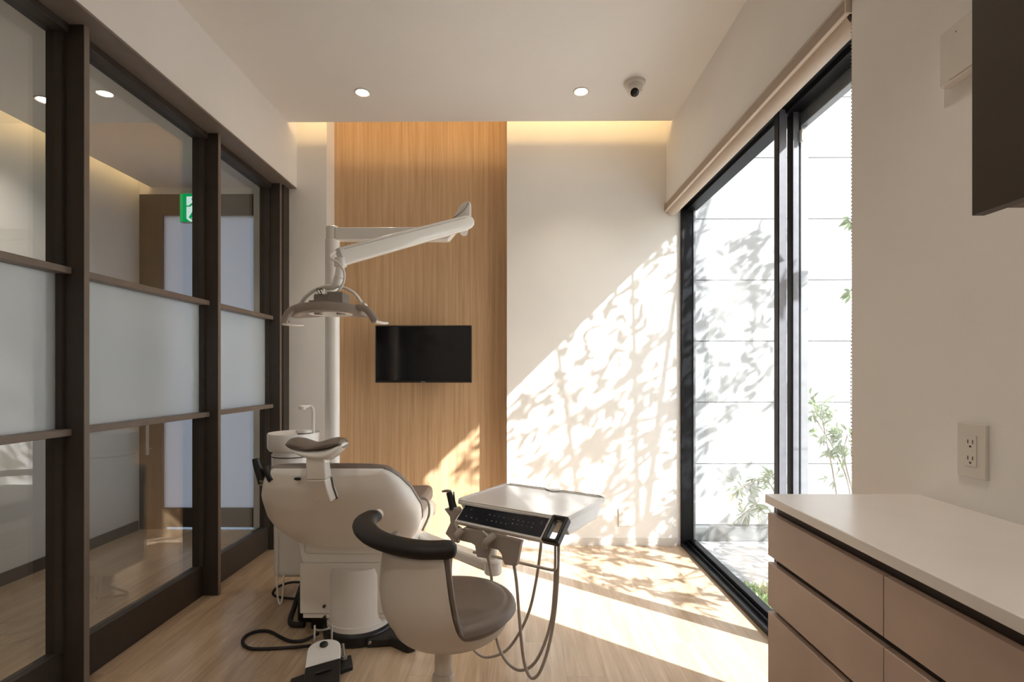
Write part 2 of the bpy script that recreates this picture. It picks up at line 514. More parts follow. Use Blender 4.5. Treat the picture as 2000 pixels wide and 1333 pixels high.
# ------------------------------------------------------------------ glass partition
pt = empty('glass_partition', (XP, 1.7, 0), 'brown framed glass partition with frosted middle panes', 'partition')
posts = [(-0.55, -0.525), (0.62, 0.645), (1.822, 1.846), (2.648, 2.672), (3.345, 3.37)]
for a, b in posts:
    p = obj('post', MB().box(-1.676, XP, a, b, 0.0, 2.415), M['brown'], pt, bevel=0.002)
    obj('lit_edge', MB().box(XP, XP + 0.0025, a + 0.001, b - 0.001, 0.0, 2.414), M['brown_lit'], p)  # room face of the post, lightened in colour as if lit
obj('header', MB().box(-1.68, XL, YF, YB - 0.001, 2.405, 2.415), M['brown_lit'], pt, bevel=0.002)  # paler brown stands for light on the soffit
obj('header_stop', MB().box(-1.68, -1.60, YF, YB - 0.001, 2.375, 2.405), M['brown'], pt, bevel=0.002)
obj('jamb', MB().box(-1.68, -1.535, 3.37, YB - 0.001, 0.0, 2.405), M['brown'], pt, bevel=0.002)
spans = [(YF, -0.55), (-0.525, 0.62), (0.645, 1.822), (1.846, 2.648), (2.672, 3.345)]
for a, b in spans:
    obj('kick_panel', MB().box(-1.675, -1.627, a, b, 0.0, 0.155), M['brown'], pt, bevel=0.002)
    for z in (0.931, 1.510):
        obj('rail', MB().box(XG - 0.012, -1.592, a, b, z, z + 0.024), M['brown_lit'], pt, bevel=0.0015)
    obj('stile', MB().box(-1.676, -1.618, a, a + 0.012, 0.155, 2.375), M['brown'], pt)
    obj('stile', MB().box(-1.676, -1.618, b - 0.012, b, 0.155, 2.375), M['brown'], pt)
    obj('clear_pane', MB().box(XG - 0.004, XG + 0.004, a + 0.002, b - 0.002, 1.534, 2.40), M['glass_part'], pt, smooth=0)
    obj('frosted_pane', MB().box(XG - 0.004, XG + 0.004, a + 0.002, b - 0.002, 0.955, 1.51), M['frost'], pt, smooth=0)
    obj('clear_pane', MB().box(XG - 0.004, XG + 0.004, a + 0.002, b - 0.002, 0.14, 0.931), M['glass_part'], pt, smooth=0)

# ------------------------------------------------------------------ tall window
wi = empty('window_1', (XWF, 2.5, 0), 'tall black framed sliding window onto the courtyard', kind='structure')
ZG = 2.268
obj('frame_jamb', MB().box(XWF, 1.20, 3.438, YB - 0.001, 0.0, 2.36).box(XWF, 1.122, 3.432, 3.438, 0.0, 2.30), M['black_alu'], wi, bevel=0.002)
obj('frame_jamb', MB().box(XWF, 1.20, YN - 0.10, YN + 0.06, 0.0, 2.36), M['black_alu'], wi, bevel=0.002)
obj('frame_head', MB().box(XWF, 1.20, YN, 3.437, ZG, 2.36).box(XWF + 0.03, 1.21, YN, 3.437, ZG - 0.02, ZG), M['black_alu'], wi, bevel=0.002)
obj('frame_sill', MB().box(XWF, 1.20, YN, 3.437, -0.03, 0.012).box(XWF, XWF + 0.010, YN, 3.437, 0.012, 0.022).box(XWF + 0.04, XWF + 0.05, YN, 3.437, 0.012, 0.028).box(1.165, 1.205, 2.16, 3.437, 0.012, 0.045), M['black_alu'], wi, bevel=0.0015)
obj('mullion', MB().box(XWF, 1.140, 2.165, 2.203, 0.012, ZG), M['black_alu'], wi, bevel=0.002)
obj('mullion_sun_face', MB().box(XWF + 0.003, 1.138, 2.1635, 2.165, 0.03, ZG - 0.001), M['sunlit_alu'], wi)  # thin plate on the sunny side, sunlight put into its paler colour
obj('stile_sun_face', MB().box(1.158, 1.181, 2.1485, 2.150, 0.04, ZG - 0.001), M['sunlit_alu'], wi)  # same painted sunlight on the sliding stile
obj('sliding_stile', MB().box(1.156, 1.183, 2.150, 2.195, 0.028, ZG), M['black_alu'], wi, bevel=0.002)
obj('outer_stile', MB().box(1.190, 1.222, 2.150, 2.20, 0.02, ZG), M['grey_alu'], wi, bevel=0.002)
obj('outer_rail', MB().box(1.190, 1.222, YN, 2.15, 2.19, 2.245), M['grey_alu'], wi, bevel=0.002)
obj('latch', MB().box(1.183, 1.195, 2.13, 2.15, 2.12, 2.17), M['plate'], wi, bevel=0.002)
obj('pane', MB().box(1.188, 1.196, 2.20, 3.44, 0.04, 2.26), M['glass'], wi, smooth=0)
obj('pane', MB().box(1.166, 1.174, YN, 2.155, 0.028, 2.26), M['glass'], wi, smooth=0)
obj('glazing_bead', MB().box(1.186, 1.199, 3.431, 3.437, 0.045, ZG - 0.02), M['grey_alu'], wi)

# ------------------------------------------------------------------ roller blind
bl = empty('roller_blind', (1.05, 2.5, 2.2), 'beige roller blind rolled up under the window header', 'blind')
obj('fascia', MB().box(0.999, 1.006, 1.562, 3.447, 2.248, 2.290), M['fascia'], bl)
obj('fascia_lip', MB().box(0.996, 1.012, 1.560, 3.449, 2.244, 2.2485), M['fascia_edge'], bl, bevel=0.001)
obj('fascia_lip', MB().box(0.996, 1.012, 1.560, 3.449, 2.2875, 2.291), M['fascia_edge'], bl, bevel=0.001)
obj('end_cap', MB().box(0.996, 1.085, 1.5545, 1.560, 2.244, 2.305), M['fascia_edge'], bl)
obj('end_cap', MB().box(0.996, 1.085, 3.4475, 3.4525, 2.244, 2.305), M['fascia_edge'], bl)
obj('roll', MB().cyl((1.046, 1.572, 2.252), (1.046, 3.44, 2.252), 0.037, n=28), M['blind'], bl)
obj('clutch', MB().cyl((1.040, 1.561, 2.252), (1.040, 1.571, 2.252), 0.030, n=24), M['shadowgap'], bl)
bd = MB()
for i in range(150):
    z = 2.225 - i * 0.0112
    xx = 1.0205 + (0.002 * math.sin(i * 0.11) if i > 60 else 0)
    bd.ball((xx, 1.5655, z), 0.0024, 6, 4)
obj('bead_chain', bd, M['fascia'], bl)

# ------------------------------------------------------------------ ceiling fittings
def downlight(x, y, z, label, group, k=1.0, cone=90):
    t = empty('downlight', (x, y, z), label, 'downlight', group)
    obj('trim_ring', MB().lathe([(0.034, -0.0005), (0.046, -0.0005), (0.046, -0.004), (0.040, -0.006), (0.034, -0.003), (0.034, -0.0005)], (x, y, z), 28, None, False), M['plate'], t)
    obj('lens', MB().cyl((x, y, z - 0.001), (x, y, z - 0.0025), 0.034, n=24), M['lamp'], t)
    l = bpy.data.lights.new('downlight_bulb', 'SPOT')
    l.energy = DOWN_W * k; l.spot_size = R(cone); l.spot_blend = 0.8; l.shadow_soft_size = 0.03; l.color = (1.0, 0.90, 0.78)
    lo = bpy.data.objects.new('downlight_bulb', l)
    COL.objects.link(lo); lo.parent = t; lo.location = (0, 0, -0.012)
    return t
downlight(-0.892, 2.965, ZC, 'round recessed downlight in the ceiling above the dental chair', 'ceiling downlights')
downlight(0.376, 2.965, ZC, 'round recessed downlight in the ceiling beside the camera dome', 'ceiling downlights')
for x, sd in ((-0.89, 'on the partition side'), (0.37, 'on the counter side')):  # unseen lamps added to light the near side of the room
    downlight(x, 0.75, ZC, 'added downlight out of view in the ceiling nearer the entrance ' + sd, 'ceiling downlights', 1.6, 95)
    downlight(x, -1.3, ZC, 'added downlight out of view in the ceiling at the entrance ' + sd, 'ceiling downlights', 1.6, 150)
downlight(-2.38, 2.57, ZL, 'round recessed downlight in the ceiling behind the glass partition', 'downlights behind the glass', 2.0, 130)
downlight(-2.38, 0.2, ZL, 'added downlight out of view behind the glass nearer the entrance end', 'downlights behind the glass', 2.5, 130)  # unseen lamp, added for more light behind the glass

sc = empty('security_camera', (0.665, 2.88, ZC), 'small white dome security camera with black lens on the ceiling', 'camera')
obj('base', MB().lathe([(0.0, 0.0), (0.060, 0.0), (0.060, -0.012), (0.054, -0.020), (0.047, -0.022)], (0.665, 2.88, ZC), 36), M['plate'], sc)
obj('housing', MB().lathe([(0.045, -0.021), (0.044, -0.045), (0.036, -0.060), (0.020, -0.066), (0.0, -0.067)], (0.665, 2.88, ZC), 32), M['plate'], sc)
ax = Vector((-0.10, -0.72, -0.68)).normalized()
p0 = Vector((0.660, 2.872, ZC - 0.042))
bo = obj('barrel', MB().lathe([(0.027, 0.0), (0.027, 0.056), (0.025, 0.060), (0.023, 0.060)], p0, 28, ax), M['plate'], sc)
obj('lens', MB().lathe([(0.0231, 0.0575), (0.0231, 0.061), (0.016, 0.063), (0.0, 0.064)], p0, 28, ax), M['screen'], bo)

# exit sign behind the glass
ex = empty('exit_sign', (-2.13, 3.40, 2.17), 'green running man exit sign hanging behind the glass partition', 'sign')
ex0, ex1, ez0, ez1 = -2.240, -2.035, 2.170, 2.355
obj('housing', MB().box(ex0 - 0.004, ex1 + 0.004, 3.40, 3.43, ez0 - 0.004, ez1 + 0.022), M['plate'], ex, bevel=0.003)
obj('stem', MB().cyl((-2.137, 3.415, ez1 + 0.02), (-2.137, 3.415, ZL), 0.010, n=12), M['plate'], ex)
fc = obj('face', MB().box(ex0, ex1, 3.394, 3.400, ez0, ez1), M['exit_green'], ex, smooth=0)
def flat(poly, y, th=0.002):
    return MB().prism([(ex0 + a * 0.205, y, ez0 + b * 0.185) for a, b in poly], (0, -th, 0))
obj('doorway', flat([(0.22, 0.10), (0.34, 0.0), (0.80, 0.0), (0.80, 0.90), (0.22, 0.90)], 3.394), M['exit_white'], fc, smooth=0)
man = MB()
for poly in ([(0.40, 0.66), (0.52, 0.72), (0.62, 0.70), (0.64, 0.52), (0.56, 0.44), (0.46, 0.48)],
             [(0.22, 0.57), (0.22, 0.53), (0.33, 0.53), (0.48, 0.64), (0.44, 0.70), (0.30, 0.57)],
             [(0.60, 0.70), (0.64, 0.66), (0.74, 0.56), (0.84, 0.58), (0.84, 0.62), (0.75, 0.61)],
             [(0.46, 0.50), (0.56, 0.46), (0.40, 0.14), (0.30, 0.14), (0.44, 0.40)],
             [(0.30, 0.14), (0.36, 0.14), (0.50, 0.06), (0.46, 0.02)],
             [(0.54, 0.48), (0.64, 0.50), (0.72, 0.34), (0.62, 0.18), (0.55, 0.20), (0.63, 0.34)]):
    man.prism([(ex0 + a * 0.205, 3.392, ez0 + b * 0.185) for a, b in poly], (0, -0.002, 0))
man.cyl((ex0 + 0.45 * 0.205, 3.392, ez0 + 0.80 * 0.185), (ex0 + 0.45 * 0.205, 3.390, ez0 + 0.80 * 0.185), 0.0125, n=20)
obj('running_man', man, M['exit_green'], fc, smooth=0)

# ------------------------------------------------------------------ television
YT = 3.40
a = at(733, 636, YT); b = at(921, 748, YT)
tv = empty('television', ((a.x + b.x) / 2, YT, b.z), 'flat black wall television on the oak panel', 'television')
obj('bezel', MB().box(a.x, b.x, YT, YT + 0.035, b.z, a.z), M['black'], tv, bevel=0.002)
obj('screen', MB().box(a.x + 0.008, b.x - 0.008, YT - 0.0015, YT, b.z + 0.014, a.z - 0.008), M['screen'], tv, smooth=0)
obj('wall_mount', MB().box((a.x + b.x) / 2 - 0.10, (a.x + b.x) / 2 + 0.10, YT + 0.035, YW - 0.001, b.z + 0.10, a.z - 0.10), M['black'], tv)
lg = MB()
for i, (w, hh) in enumerate(((0.005, 0.006), (0.004, 0.004), (0.004, 0.004), (0.005, 0.004), (0.004, 0.004))):
    xx = (a.x + b.x) / 2 - 0.013 + i * 0.0056
    lg.box(xx, xx + w, YT - 0.002, YT - 0.0005, b.z + 0.004, b.z + 0.004 + hh)
obj('logo', lg, M['icon'], tv, smooth=0)

# ------------------------------------------------------------------ outlets and wall box
oy = at(1218, 1011, YB)
ol = empty('wall_outlet', (oy.x, YB, oy.z - 0.06), 'white double outlet low on the back wall beside the window', 'outlet')
def outlet(t, o, u, n, vert=Vector((0, 0, 1))):
    o = Vector(o); u = Vector(u); n = Vector(n)
    obj('cover_plate', MB().obox(o + n * 0.004, u * 0.036, vert * 0.060, n * 0.004), M['plate'], t, bevel=0.002)
    obj('insert', MB().obox(o + n * 0.0085, u * 0.0145, vert * 0.034, n * 0.001), M['plate'], t, bevel=0.0006)
    s = MB()
    for dz in (0.016, -0.020):
        s.obox(o + n * 0.0096 + vert * (dz + 0.004) - u * 0.006, u * 0.0010, vert * 0.0042, n * 0.0003)
        s.obox(o + n * 0.0096 + vert * (dz + 0.004) + u * 0.006, u * 0.0010, vert * 0.0042, n * 0.0003)
        s.obox(o + n * 0.0096 + vert * (dz - 0.0065), u * 0.0022, vert * 0.0022, n * 0.0003)
    obj('socket_slots', s, M['slot'], t, smooth=0)
outlet(ol, (oy.x, YB, oy.z), (1, 0, 0), (0, -1, 0))
yy = XR * F / (1897 - 1008.0)
oz = CAMZ - (880 - HORIZ) / F * yy
ol2 = empty('wall_outlet', (XR, yy, oz - 0.06), 'white double outlet on the wall above the counter', 'outlet')
outlet(ol2, (XR, yy, oz), (0, 1, 0), (-1, 0, 0))
wbx = empty('wall_controller', (XR, 1.14, 1.80), 'white wall controller box beside the dark overhead cabinet', 'controller')
obj('body', MB().box(XR - 0.026, XR, 1.085, 1.20, 1.815, 1.94), M['plate'], wbx, bevel=0.003)
obj('cover', MB().box(XR - 0.029, XR - 0.026, 1.09, 1.172, 1.82, 1.936), M['plate'], wbx, bevel=0.001)
obj('indicator', MB().box(XR - 0.0297, XR - 0.029, 1.150, 1.152, 1.915, 1.918), M['slot'], wbx, smooth=0)

# ------------------------------------------------------------------ counter
ZT = 0.85
XD = 0.632
wt = tag(obj('worktop', MB().box(0.625, XR - 0.001, -0.5, 1.292, ZT - 0.022, ZT), M['worktop'], bevel=0.002), 'pale matt worktop along the wall above the taupe drawers', 'worktop')
def drawer_unit(y0, y1, label, end=0.012):
    t = empty('drawer_cabinet', (0.82, (y0 + y1) / 2, 0), label, 'cabinet', 'drawer units under the worktop')
    obj('carcass', MB().box(XD + 0.018, XR - 0.004, y0 + 0.001, y1 - 0.004, 0.06, ZT - 0.0225), M['carcass'], t, bevel=0.001)
    obj('plinth', MB().box(XD + 0.06, XR - 0.01, y0 + 0.001, y1 - 0.004, 0.001, 0.06), M['shadowgap'], t)
    obj('finger_pull', MB().box(XD + 0.0165, XD + 0.018, y0, y1 - end, 0.06, ZT - 0.023), M['shadowgap'], t, smooth=0)
    for z0, z1 in ((0.698, 0.8035), (0.573, 0.680), (0.335, 0.557), (0.065, 0.318)):
        obj('drawer', MB().box(XD, XD + 0.016, y0 + 0.0012, y1 - 0.0012, z0, z1), M['drawer'], t, bevel=0.0008)
drawer_unit(0.886, 1.291, 'taupe drawer cabinet at the window end of the counter')
drawer_unit(0.30, 0.886, 'taupe drawer cabinet nearer the viewer under the worktop', 0.0)
yc = 0.73
xc = at(1898, 422, yc).x
zc = at(1898, 422, yc).z
up = empty('overhead_cabinet', (0.82, 0.4, zc), 'dark brown overhead cabinet above the counter', 'cabinet')
obj('door', MB().box(xc, xc + 0.0175, 0.16, yc, zc, 2.60), M['upper'], up, bevel=0.0008)
obj('door', MB().box(xc, xc + 0.0175, -0.42, 0.157, zc, 2.60), M['upper'], up, bevel=0.0008)
obj('carcass', MB().box(xc + 0.019, XR - 0.001, -0.42, 0.698, zc + 0.001, 2.60), M['upper_in'], up)

# ------------------------------------------------------------------ dental chair
CX = -0.70
ch = empty('dental_chair', (CX, 2.3, 0), 'white dental chair with taupe cushions seen from behind its reclined back', 'dental chair')
def lerp(a, b, t): return a + (b - a) * t
def interp(tab, s):
    for (s0, v0), (s1, v1) in zip(tab, tab[1:]):
        if s <= s1:
            t = (s - s0) / (s1 - s0)
            t = t * t * (3 - 2 * t) if len(tab) > 2 else t
            return v0 + (v1 - v0) * t
    return tab[-1][1]
WT = [(0, 0.205), (0.04, 0.230), (0.13, 0.258), (0.3, 0.288), (0.6, 0.312), (0.8, 0.305), (1.0, 0.275)]
DT = [(0, 0.028), (0.10, 0.068), (0.3, 0.100), (0.7, 0.108), (1.0, 0.098)]
RD = Vector((0, 0.72, -0.694)); BN = Vector((0, -0.694, -0.72))
def lin(tab, s):
    for (s0, v0), (s1, v1) in zip(tab, tab[1:]):
        if s <= s1:
            return v0 + (v1 - v0) * (s - s0) / (s1 - s0)
    return tab[-1][1]
rows, crow = [], []
NS, NU = 22, 28
for i in range(NS + 1):
    s = (i / NS) ** 1.4
    w, d = lin(WT, s), lin(DT, s)
    c = Vector((CX, 1.90, 0.80)) + RD * (0.44 * s)
    r = []
    for j in range(NU + 1):
        t = PI * j / NU
        ct, st = math.cos(t), math.sin(t)
        ex_ = 2 / 3.2
        r.append(c + Vector((-1, 0, 0)) * (w * math.copysign(abs(ct) ** ex_, ct)) + BN * (d * abs(st) ** ex_))
    rows.append(r)
    # cushion, front of the rim
    r2 = []
    for j in range(NU + 1):
        t = PI * j / NU
        ct, st = math.cos(t), math.sin(t)
        ex_ = 2 / 4.0
        r2.append(c + Vector((-1, 0, 0)) * ((w + 0.004) * math.copysign(abs(ct) ** ex_, ct)) - BN * ((0.034 if i > 1 else 0.022 + 0.006 * i) * abs(st) ** ex_ + 0.0))
    crow.append(r2)
sh = MB().grid(rows)
vs0 = [sh.v(p) for p in rows[0]]; sh.face(vs0)
vs1 = [sh.v(p) for p in rows[-1]]; sh.face(vs1[::-1])
bmesh.ops.remove_doubles(sh.bm, verts=sh.bm.verts[:], dist=1e-5)
bk = obj('back_shell', sh, M['cream'], ch, smooth=50)
cs = MB().grid(crow)
a0 = [cs.v(p) for p in crow[0]]; cs.face(a0[::-1])
a1 = [cs.v(p) for p in crow[-1]]; cs.face(a1)
b0 = [cs.v(r[0]) for r in crow]; b1 = [cs.v(r[-1]) for r in crow]
for i in range(NS): cs.face([b0[i], b1[i], b1[i + 1], b0[i + 1]])
bmesh.ops.remove_doubles(cs.bm, verts=cs.bm.verts[:], dist=1e-5)
obj('back_cushion', cs, M['leather'], ch, smooth=60)
# small control on the shell
pb = at(581, 936, 1.874)
btn = obj('control_button', MB().ball(pb, 0.014, 16, 8, 1.0, 0.35, 0.42), M['black'], bk)
obj('icon', MB().box(pb.x - 0.002, pb.x + 0.002, pb.y - 0.0065, pb.y - 0.0045, pb.z - 0.002, pb.z + 0.003), M['icon'], btn, smooth=0) if False else None
# neck of the headrest
nk = []
for (px0, px1, py, Y, th) in ((597, 634, 897, 1.755, 0.05), (597, 634, 915, 1.757, 0.055), (598, 635, 938, 1.768, 0.065), (602, 639, 958, 1.790, 0.075), (611, 647, 981, 1.822, 0.085)):
    p = at(px0, py, Y); q = at(px1, py, Y)
    nk.append([p, q, q + Vector((0, th, 0)), p + Vector((0, th, 0))])
obj('headrest_neck', MB().grid(nk[:3], True, True, True), M['white'], ch, bevel=0.004)
obj('headrest_bracket', MB().grid([[v + Vector((0, 0, -0.0012)) for v in nk[2]]] + nk[3:], True, True, True), M['cream'], ch, bevel=0.004)
bkp = []
for r4 in nk[2:]:
    p, q = r4[0], r4[1]
    bkp.append([p + Vector((-0.0022, 0.05, -0.0022)), q + Vector((0.0022, 0.05, -0.0022)), q + Vector((0.0022, 0.062, -0.0022)), p + Vector((-0.0022, 0.062, -0.0022))])
obj('bracket_gap', MB().grid(bkp, True, True, True), M['slot'], ch)
# headrest pad and shell
YH = 1.775
prof = [(557, 866, 872), (561, 859, 878), (570, 857, 882), (582, 858.5, 883), (594, 863, 883), (604, 867, 882), (616, 866.5, 881), (628, 863, 880), (640, 859, 878), (651, 857, 876), (660, 858.5, 873), (666, 864, 874), (669, 872, 878)]
rows = []
for (px, t_, b_) in prof:
    p, q = at(px, t_, YH), at(px, b_, YH)
    cz, hz = (p.z + q.z) / 2, (p.z - q.z) / 2
    k = 1.0 - 0.45 * abs((px - 613) / 57.0) ** 4
    rows.append([Vector((p.x, YH + 0.035 + math.cos(t) * 0.062 * k, cz + math.sin(t) * hz)) for t in [2 * PI * j / 20 for j in range(20)]])
obj('headrest_pad', MB().grid(rows, True, True, True), M['leather'], ch, smooth=70)
rows = []
sprof = [(562, 874, 876), (570, 876, 884), (580, 878, 890), (592, 879, 896), (604, 879, 900), (616, 879, 903), (628, 878, 904), (640, 876, 902), (650, 872, 896), (659, 868, 888), (665, 867, 880), (667, 869, 873)]
for (px, t_, b_) in sprof:
    p, q = at(px, t_, YH - 0.01), at(px, b_, YH - 0.01)
    cz, hz = (p.z + q.z) / 2, max((p.z - q.z) / 2, 0.001)
    k = 1.0 - 0.5 * abs((px - 616) / 54.0) ** 4
    rows.append([Vector((p.x, YH + 0.03 + math.cos(t) * 0.060 * k, cz + math.sin(t) * hz)) for t in [2 * PI * j / 20 for j in range(20)]])
obj('headrest_shell', MB().grid(rows, True, True, True), M['white'], ch, smooth=70)
# seat, leg rest
def rrect(x0, x1, y0, y1, z0, z1, r=0.03):
    return MB().box(x0, x1, y0, y1, z0, z1)
obj('seat_cushion', rrect(CX - 0.245, CX + 0.245, 2.30, 2.82, 0.46, 0.545), M['leather'], ch, bevel=0.03, seg=4)
obj('leg_cushion', MB().prism([(CX - 0.20, 2.83, 0.53), (CX - 0.20, 2.83, 0.45), (CX - 0.18, 3.20, 0.26), (CX - 0.18, 3.24, 0.34)], (0.38, 0, 0)), M['leather'], ch, bevel=0.025, seg=4)
obj('seat_base', MB().box(CX - 0.22, CX + 0.25, 2.20, 2.80, 0.37, 0.46), M['white'], ch, bevel=0.02, seg=3)
obj('arm_loop', MB().tube([(CX + 0.275, 2.32, 0.44), (CX + 0.30, 2.34, 0.50), (CX + 0.302, 2.345, 0.545), (CX + 0.290, 2.36, 0.57), (CX + 0.26, 2.38, 0.575)], 0.006, 8), M['chrome'], ch)
# housing below
hs = []
for (px0, px1, py, Y) in ((576, 800, 1047, 2.25), (582, 798, 1072, 2.225), (589, 790, 1101, 2.205)):
    p, q = at(px0, py, Y), at(px1, py, Y)
    hs.append([p, q, Vector((q.x, 2.62, q.z)), Vector((p.x, 2.62, p.z))])
obj('under_housing', MB().grid(hs, True, True, True), M['cream'], ch, bevel=0.008, seg=3)
obj('seam', MB().box(CX - 0.222, CX + 0.218, 2.21, 2.60, 0.336, 0.341), M['black'], ch, smooth=0)
zb0, zb1 = at(590, 1200, 2.2).z, 0.335
obj('lift_box', MB().box(at(585, 1150, 2.2).x, CX + 0.235, 2.20, 2.66, zb0, 0.335).box(at(590, 1150, 2.2).x, CX + 0.22, 2.205, 2.64, zb0 - 0.022, zb0), M['cream'], ch, bevel=0.005)
obj('column', MB().lathe([(0.137, 0.068), (0.139, 0.085), (0.137, 0.10), (0.137, 0.285), (0.128, 0.315)], (CX, 2.29, 0), 56), M['cream'], ch)
obj('column_ring', MB().lathe([(0.132, 0.050), (0.141, 0.054), (0.141, 0.078), (0.136, 0.080)], (CX, 2.29, 0), 56), M['cream'], ch)
obj('base', MB().lathe([(0.0, 0.0), (0.150, 0.0), (0.156, 0.006), (0.156, 0.046), (0.145, 0.055), (0.0, 0.055)], (CX, 2.29, 0), 56).box(CX - 0.225, CX + 0.1, 2.30, 2.70, 0.001, 0.085), M['black'], ch, bevel=0.004)
f0 = [(CX + 0.07, 2.14), (CX + 0.17, 2.155), (CX + 0.25, 2.10), (CX + 0.285, 2.115), (CX + 0.275, 2.17), (CX + 0.21, 2.25), (CX + 0.10, 2.32)]
obj('base_foot', MB().prism([(x, y, 0.0) for x, y in f0], (0, 0, 0.040)), M['black'], ch, bevel=0.010, seg=3)
sw = at(722, 1255, 2.135)
obj('base_bolt', MB().cyl((sw.x, 2.140, 0.028), (sw.x, 2.131, 0.028), 0.006, n=12), M['grey_plastic'], ch)
# marks on the column
for py in (1184, 1206):
    q = at(634, py, 2.20)
    obj('screw', MB().cyl((q.x, 2.19, q.z), (q.x, 2.235, q.z), 0.006, n=10), M['slot'], ch)

# ------------------------------------------------------------------ spittoon unit
YS = 2.66
su = empty('spittoon_unit', (-1.12, YS, 0), 'white spittoon unit with round bowl and tap behind the dental chair', 'spittoon')
bc = at(574, 860, YS); zt = at(574, 845, YS).z
zt2 = at(574, 880, YS).z
bx_, by_ = bc.x, YS
obj('bowl', MB().lathe([(0.0, zt2 + 0.002), (0.105, zt2), (0.118, zt2 + 0.004), (0.127, zt2 + 0.02), (0.128, zt - 0.004), (0.125, zt), (0.120, zt - 0.003), (0.108, zt - 0.035), (0.06, zt - 0.055), (0.0, zt - 0.06)], (bx_, by_, 0), 48), M['white'], su, smooth=50)
obj('bowl_collar', MB().lathe([(0.0, zt2 - 0.10), (0.106, zt2 - 0.10), (0.108, zt2 - 0.014), (0.100, zt2 - 0.012), (0.100, zt2 + 0.001)], (bx_, by_, 0), 48), M['white'], su)
obj('collar_ring', MB().lathe([(0.104, zt2 - 0.028), (0.1095, zt2 - 0.027), (0.1095, zt2 - 0.022), (0.104, zt2 - 0.021), (0.104, zt2 - 0.028)], (bx_, by_, 0), 48, None, False), M['slot'], su)
zbot = at(555, 1131, 2.58).z
xl = at(534, 1100, 2.60).x
obj('body', MB().box(xl, -0.90, 2.58, 2.84, zbot, zt2 - 0.095), M['white'], su, bevel=0.03, seg=4)
obj('stand', MB().box(-1.06, -0.90, 2.62, 2.82, 0.0, zbot + 0.02), M['black'], su, bevel=0.004)
fx = at(612, 843, YS + 0.02)
ft = at(612, 797, YS + 0.02); fl_ = at(592, 795, YS - 0.01)
obj('tap', MB().tube([(fx.x, fx.y, zt - 0.04), (fx.x, fx.y, (zt + ft.z) / 2), (fx.x, fx.y, ft.z - 0.02), (fx.x - 0.006, fx.y, ft.z + 0.002), (fx.x - 0.022, fx.y - 0.005, ft.z + 0.008), (fl_.x + 0.01, fl_.y, ft.z + 0.007)], 0.0085, 12), M['white'], su)
obj('spout', MB().lathe([(0.0, -0.012), (0.014, -0.012), (0.019, -0.004), (0.019, 0.006), (0.013, 0.012), (0.0, 0.013)], (fl_.x - 0.002, fl_.y, ft.z + 0.004), 24), M['white'], su)
cd = at(594, 841, YS - 0.02)
cp = obj('cup_rest', MB().lathe([(0.0, -0.012), (0.038, -0.012), (0.040, -0.006), (0.039, 0.0), (0.030, 0.004), (0.0, 0.005)], (cd.x, cd.y, cd.z), 32), M['white'], su)
obj('cup_rest_foot', MB().lathe([(0.030, -0.020), (0.032, -0.020), (0.032, -0.012), (0.030, -0.012), (0.030, -0.020)], (cd.x, cd.y, cd.z), 28, None, False), M['slot'], cp)
# thin hose loop under the unit
hp = [at(541, 1040, 2.56), at(541, 1120, 2.555), at(542, 1165, 2.55), at(547, 1181, 2.545), at(552, 1165, 2.55), at(554, 1125, 2.56)]
obj('drain_hose', MB().tube(hp, 0.0045, 8), M['white'], su)
# suction handles on an arm
obj('suction_arm', MB().tube([(-1.10, 2.60, 0.66), (-1.06, 2.35, 0.70), (-1.005, 2.05, 0.735), (-0.965, 1.96, 0.745)], 0.014, 10), M['cream'], su)
sa = obj('suction_handle', MB().tube([at(499, 896, 1.93), at(503, 912, 1.93), at(509, 928, 1.93), at(514, 942, 1.935)], 0.017, 12, rz=0.014, taper=lambda t: 0.72 + 0.45 * t), M['black'], su)
obj('suction_tip', MB().cyl(at(512, 937, 1.928), at(510, 948, 1.932), 0.014, 0.009, n=12), M['grey_plastic'], sa)
obj('suction_handle', MB().tube([at(522, 912, 1.92), at(526, 925, 1.91), at(532, 940, 1.90)], 0.016, 12, taper=lambda t: 0.85 + 0.2 * math.sin(PI * t)).box(at(518, 916, 1.93).x, at(530, 916, 1.93).x, 1.915, 1.945, at(520, 924, 1.93).z, at(520, 911, 1.93).z), M['black'], su)

# ------------------------------------------------------------------ cables behind the chair
tag(obj('power_cable', MB().tube([at(588, 1138, 2.55), at(565, 1139, 2.58), at(542, 1148, 2.60)] + [atz(533, 1160, 0.012), atz(545, 1167, 0.008), atz(575, 1170, 0.008)], 0.006, 8), M['rubber']), 'black cable curling on the floor below the spittoon unit', 'cable')
tag(obj('hose_bundle', MB().tube([(-1.035, 2.50, 0.16), (-1.045, 2.46, 0.10), (-1.05, 2.42, 0.05), (-1.03, 2.33, 0.016), (-0.96, 2.315, 0.014)], 0.012, 10), M['rubber']), 'thick black hose running under the dental chair lift box', 'hose')
tag(obj('junction_box', MB().box(-1.015, -0.935, 2.36, 2.56, 0.0, 0.15), M['black'], bevel=0.015, seg=3), 'black floor junction box beside the chair lift box', 'box')

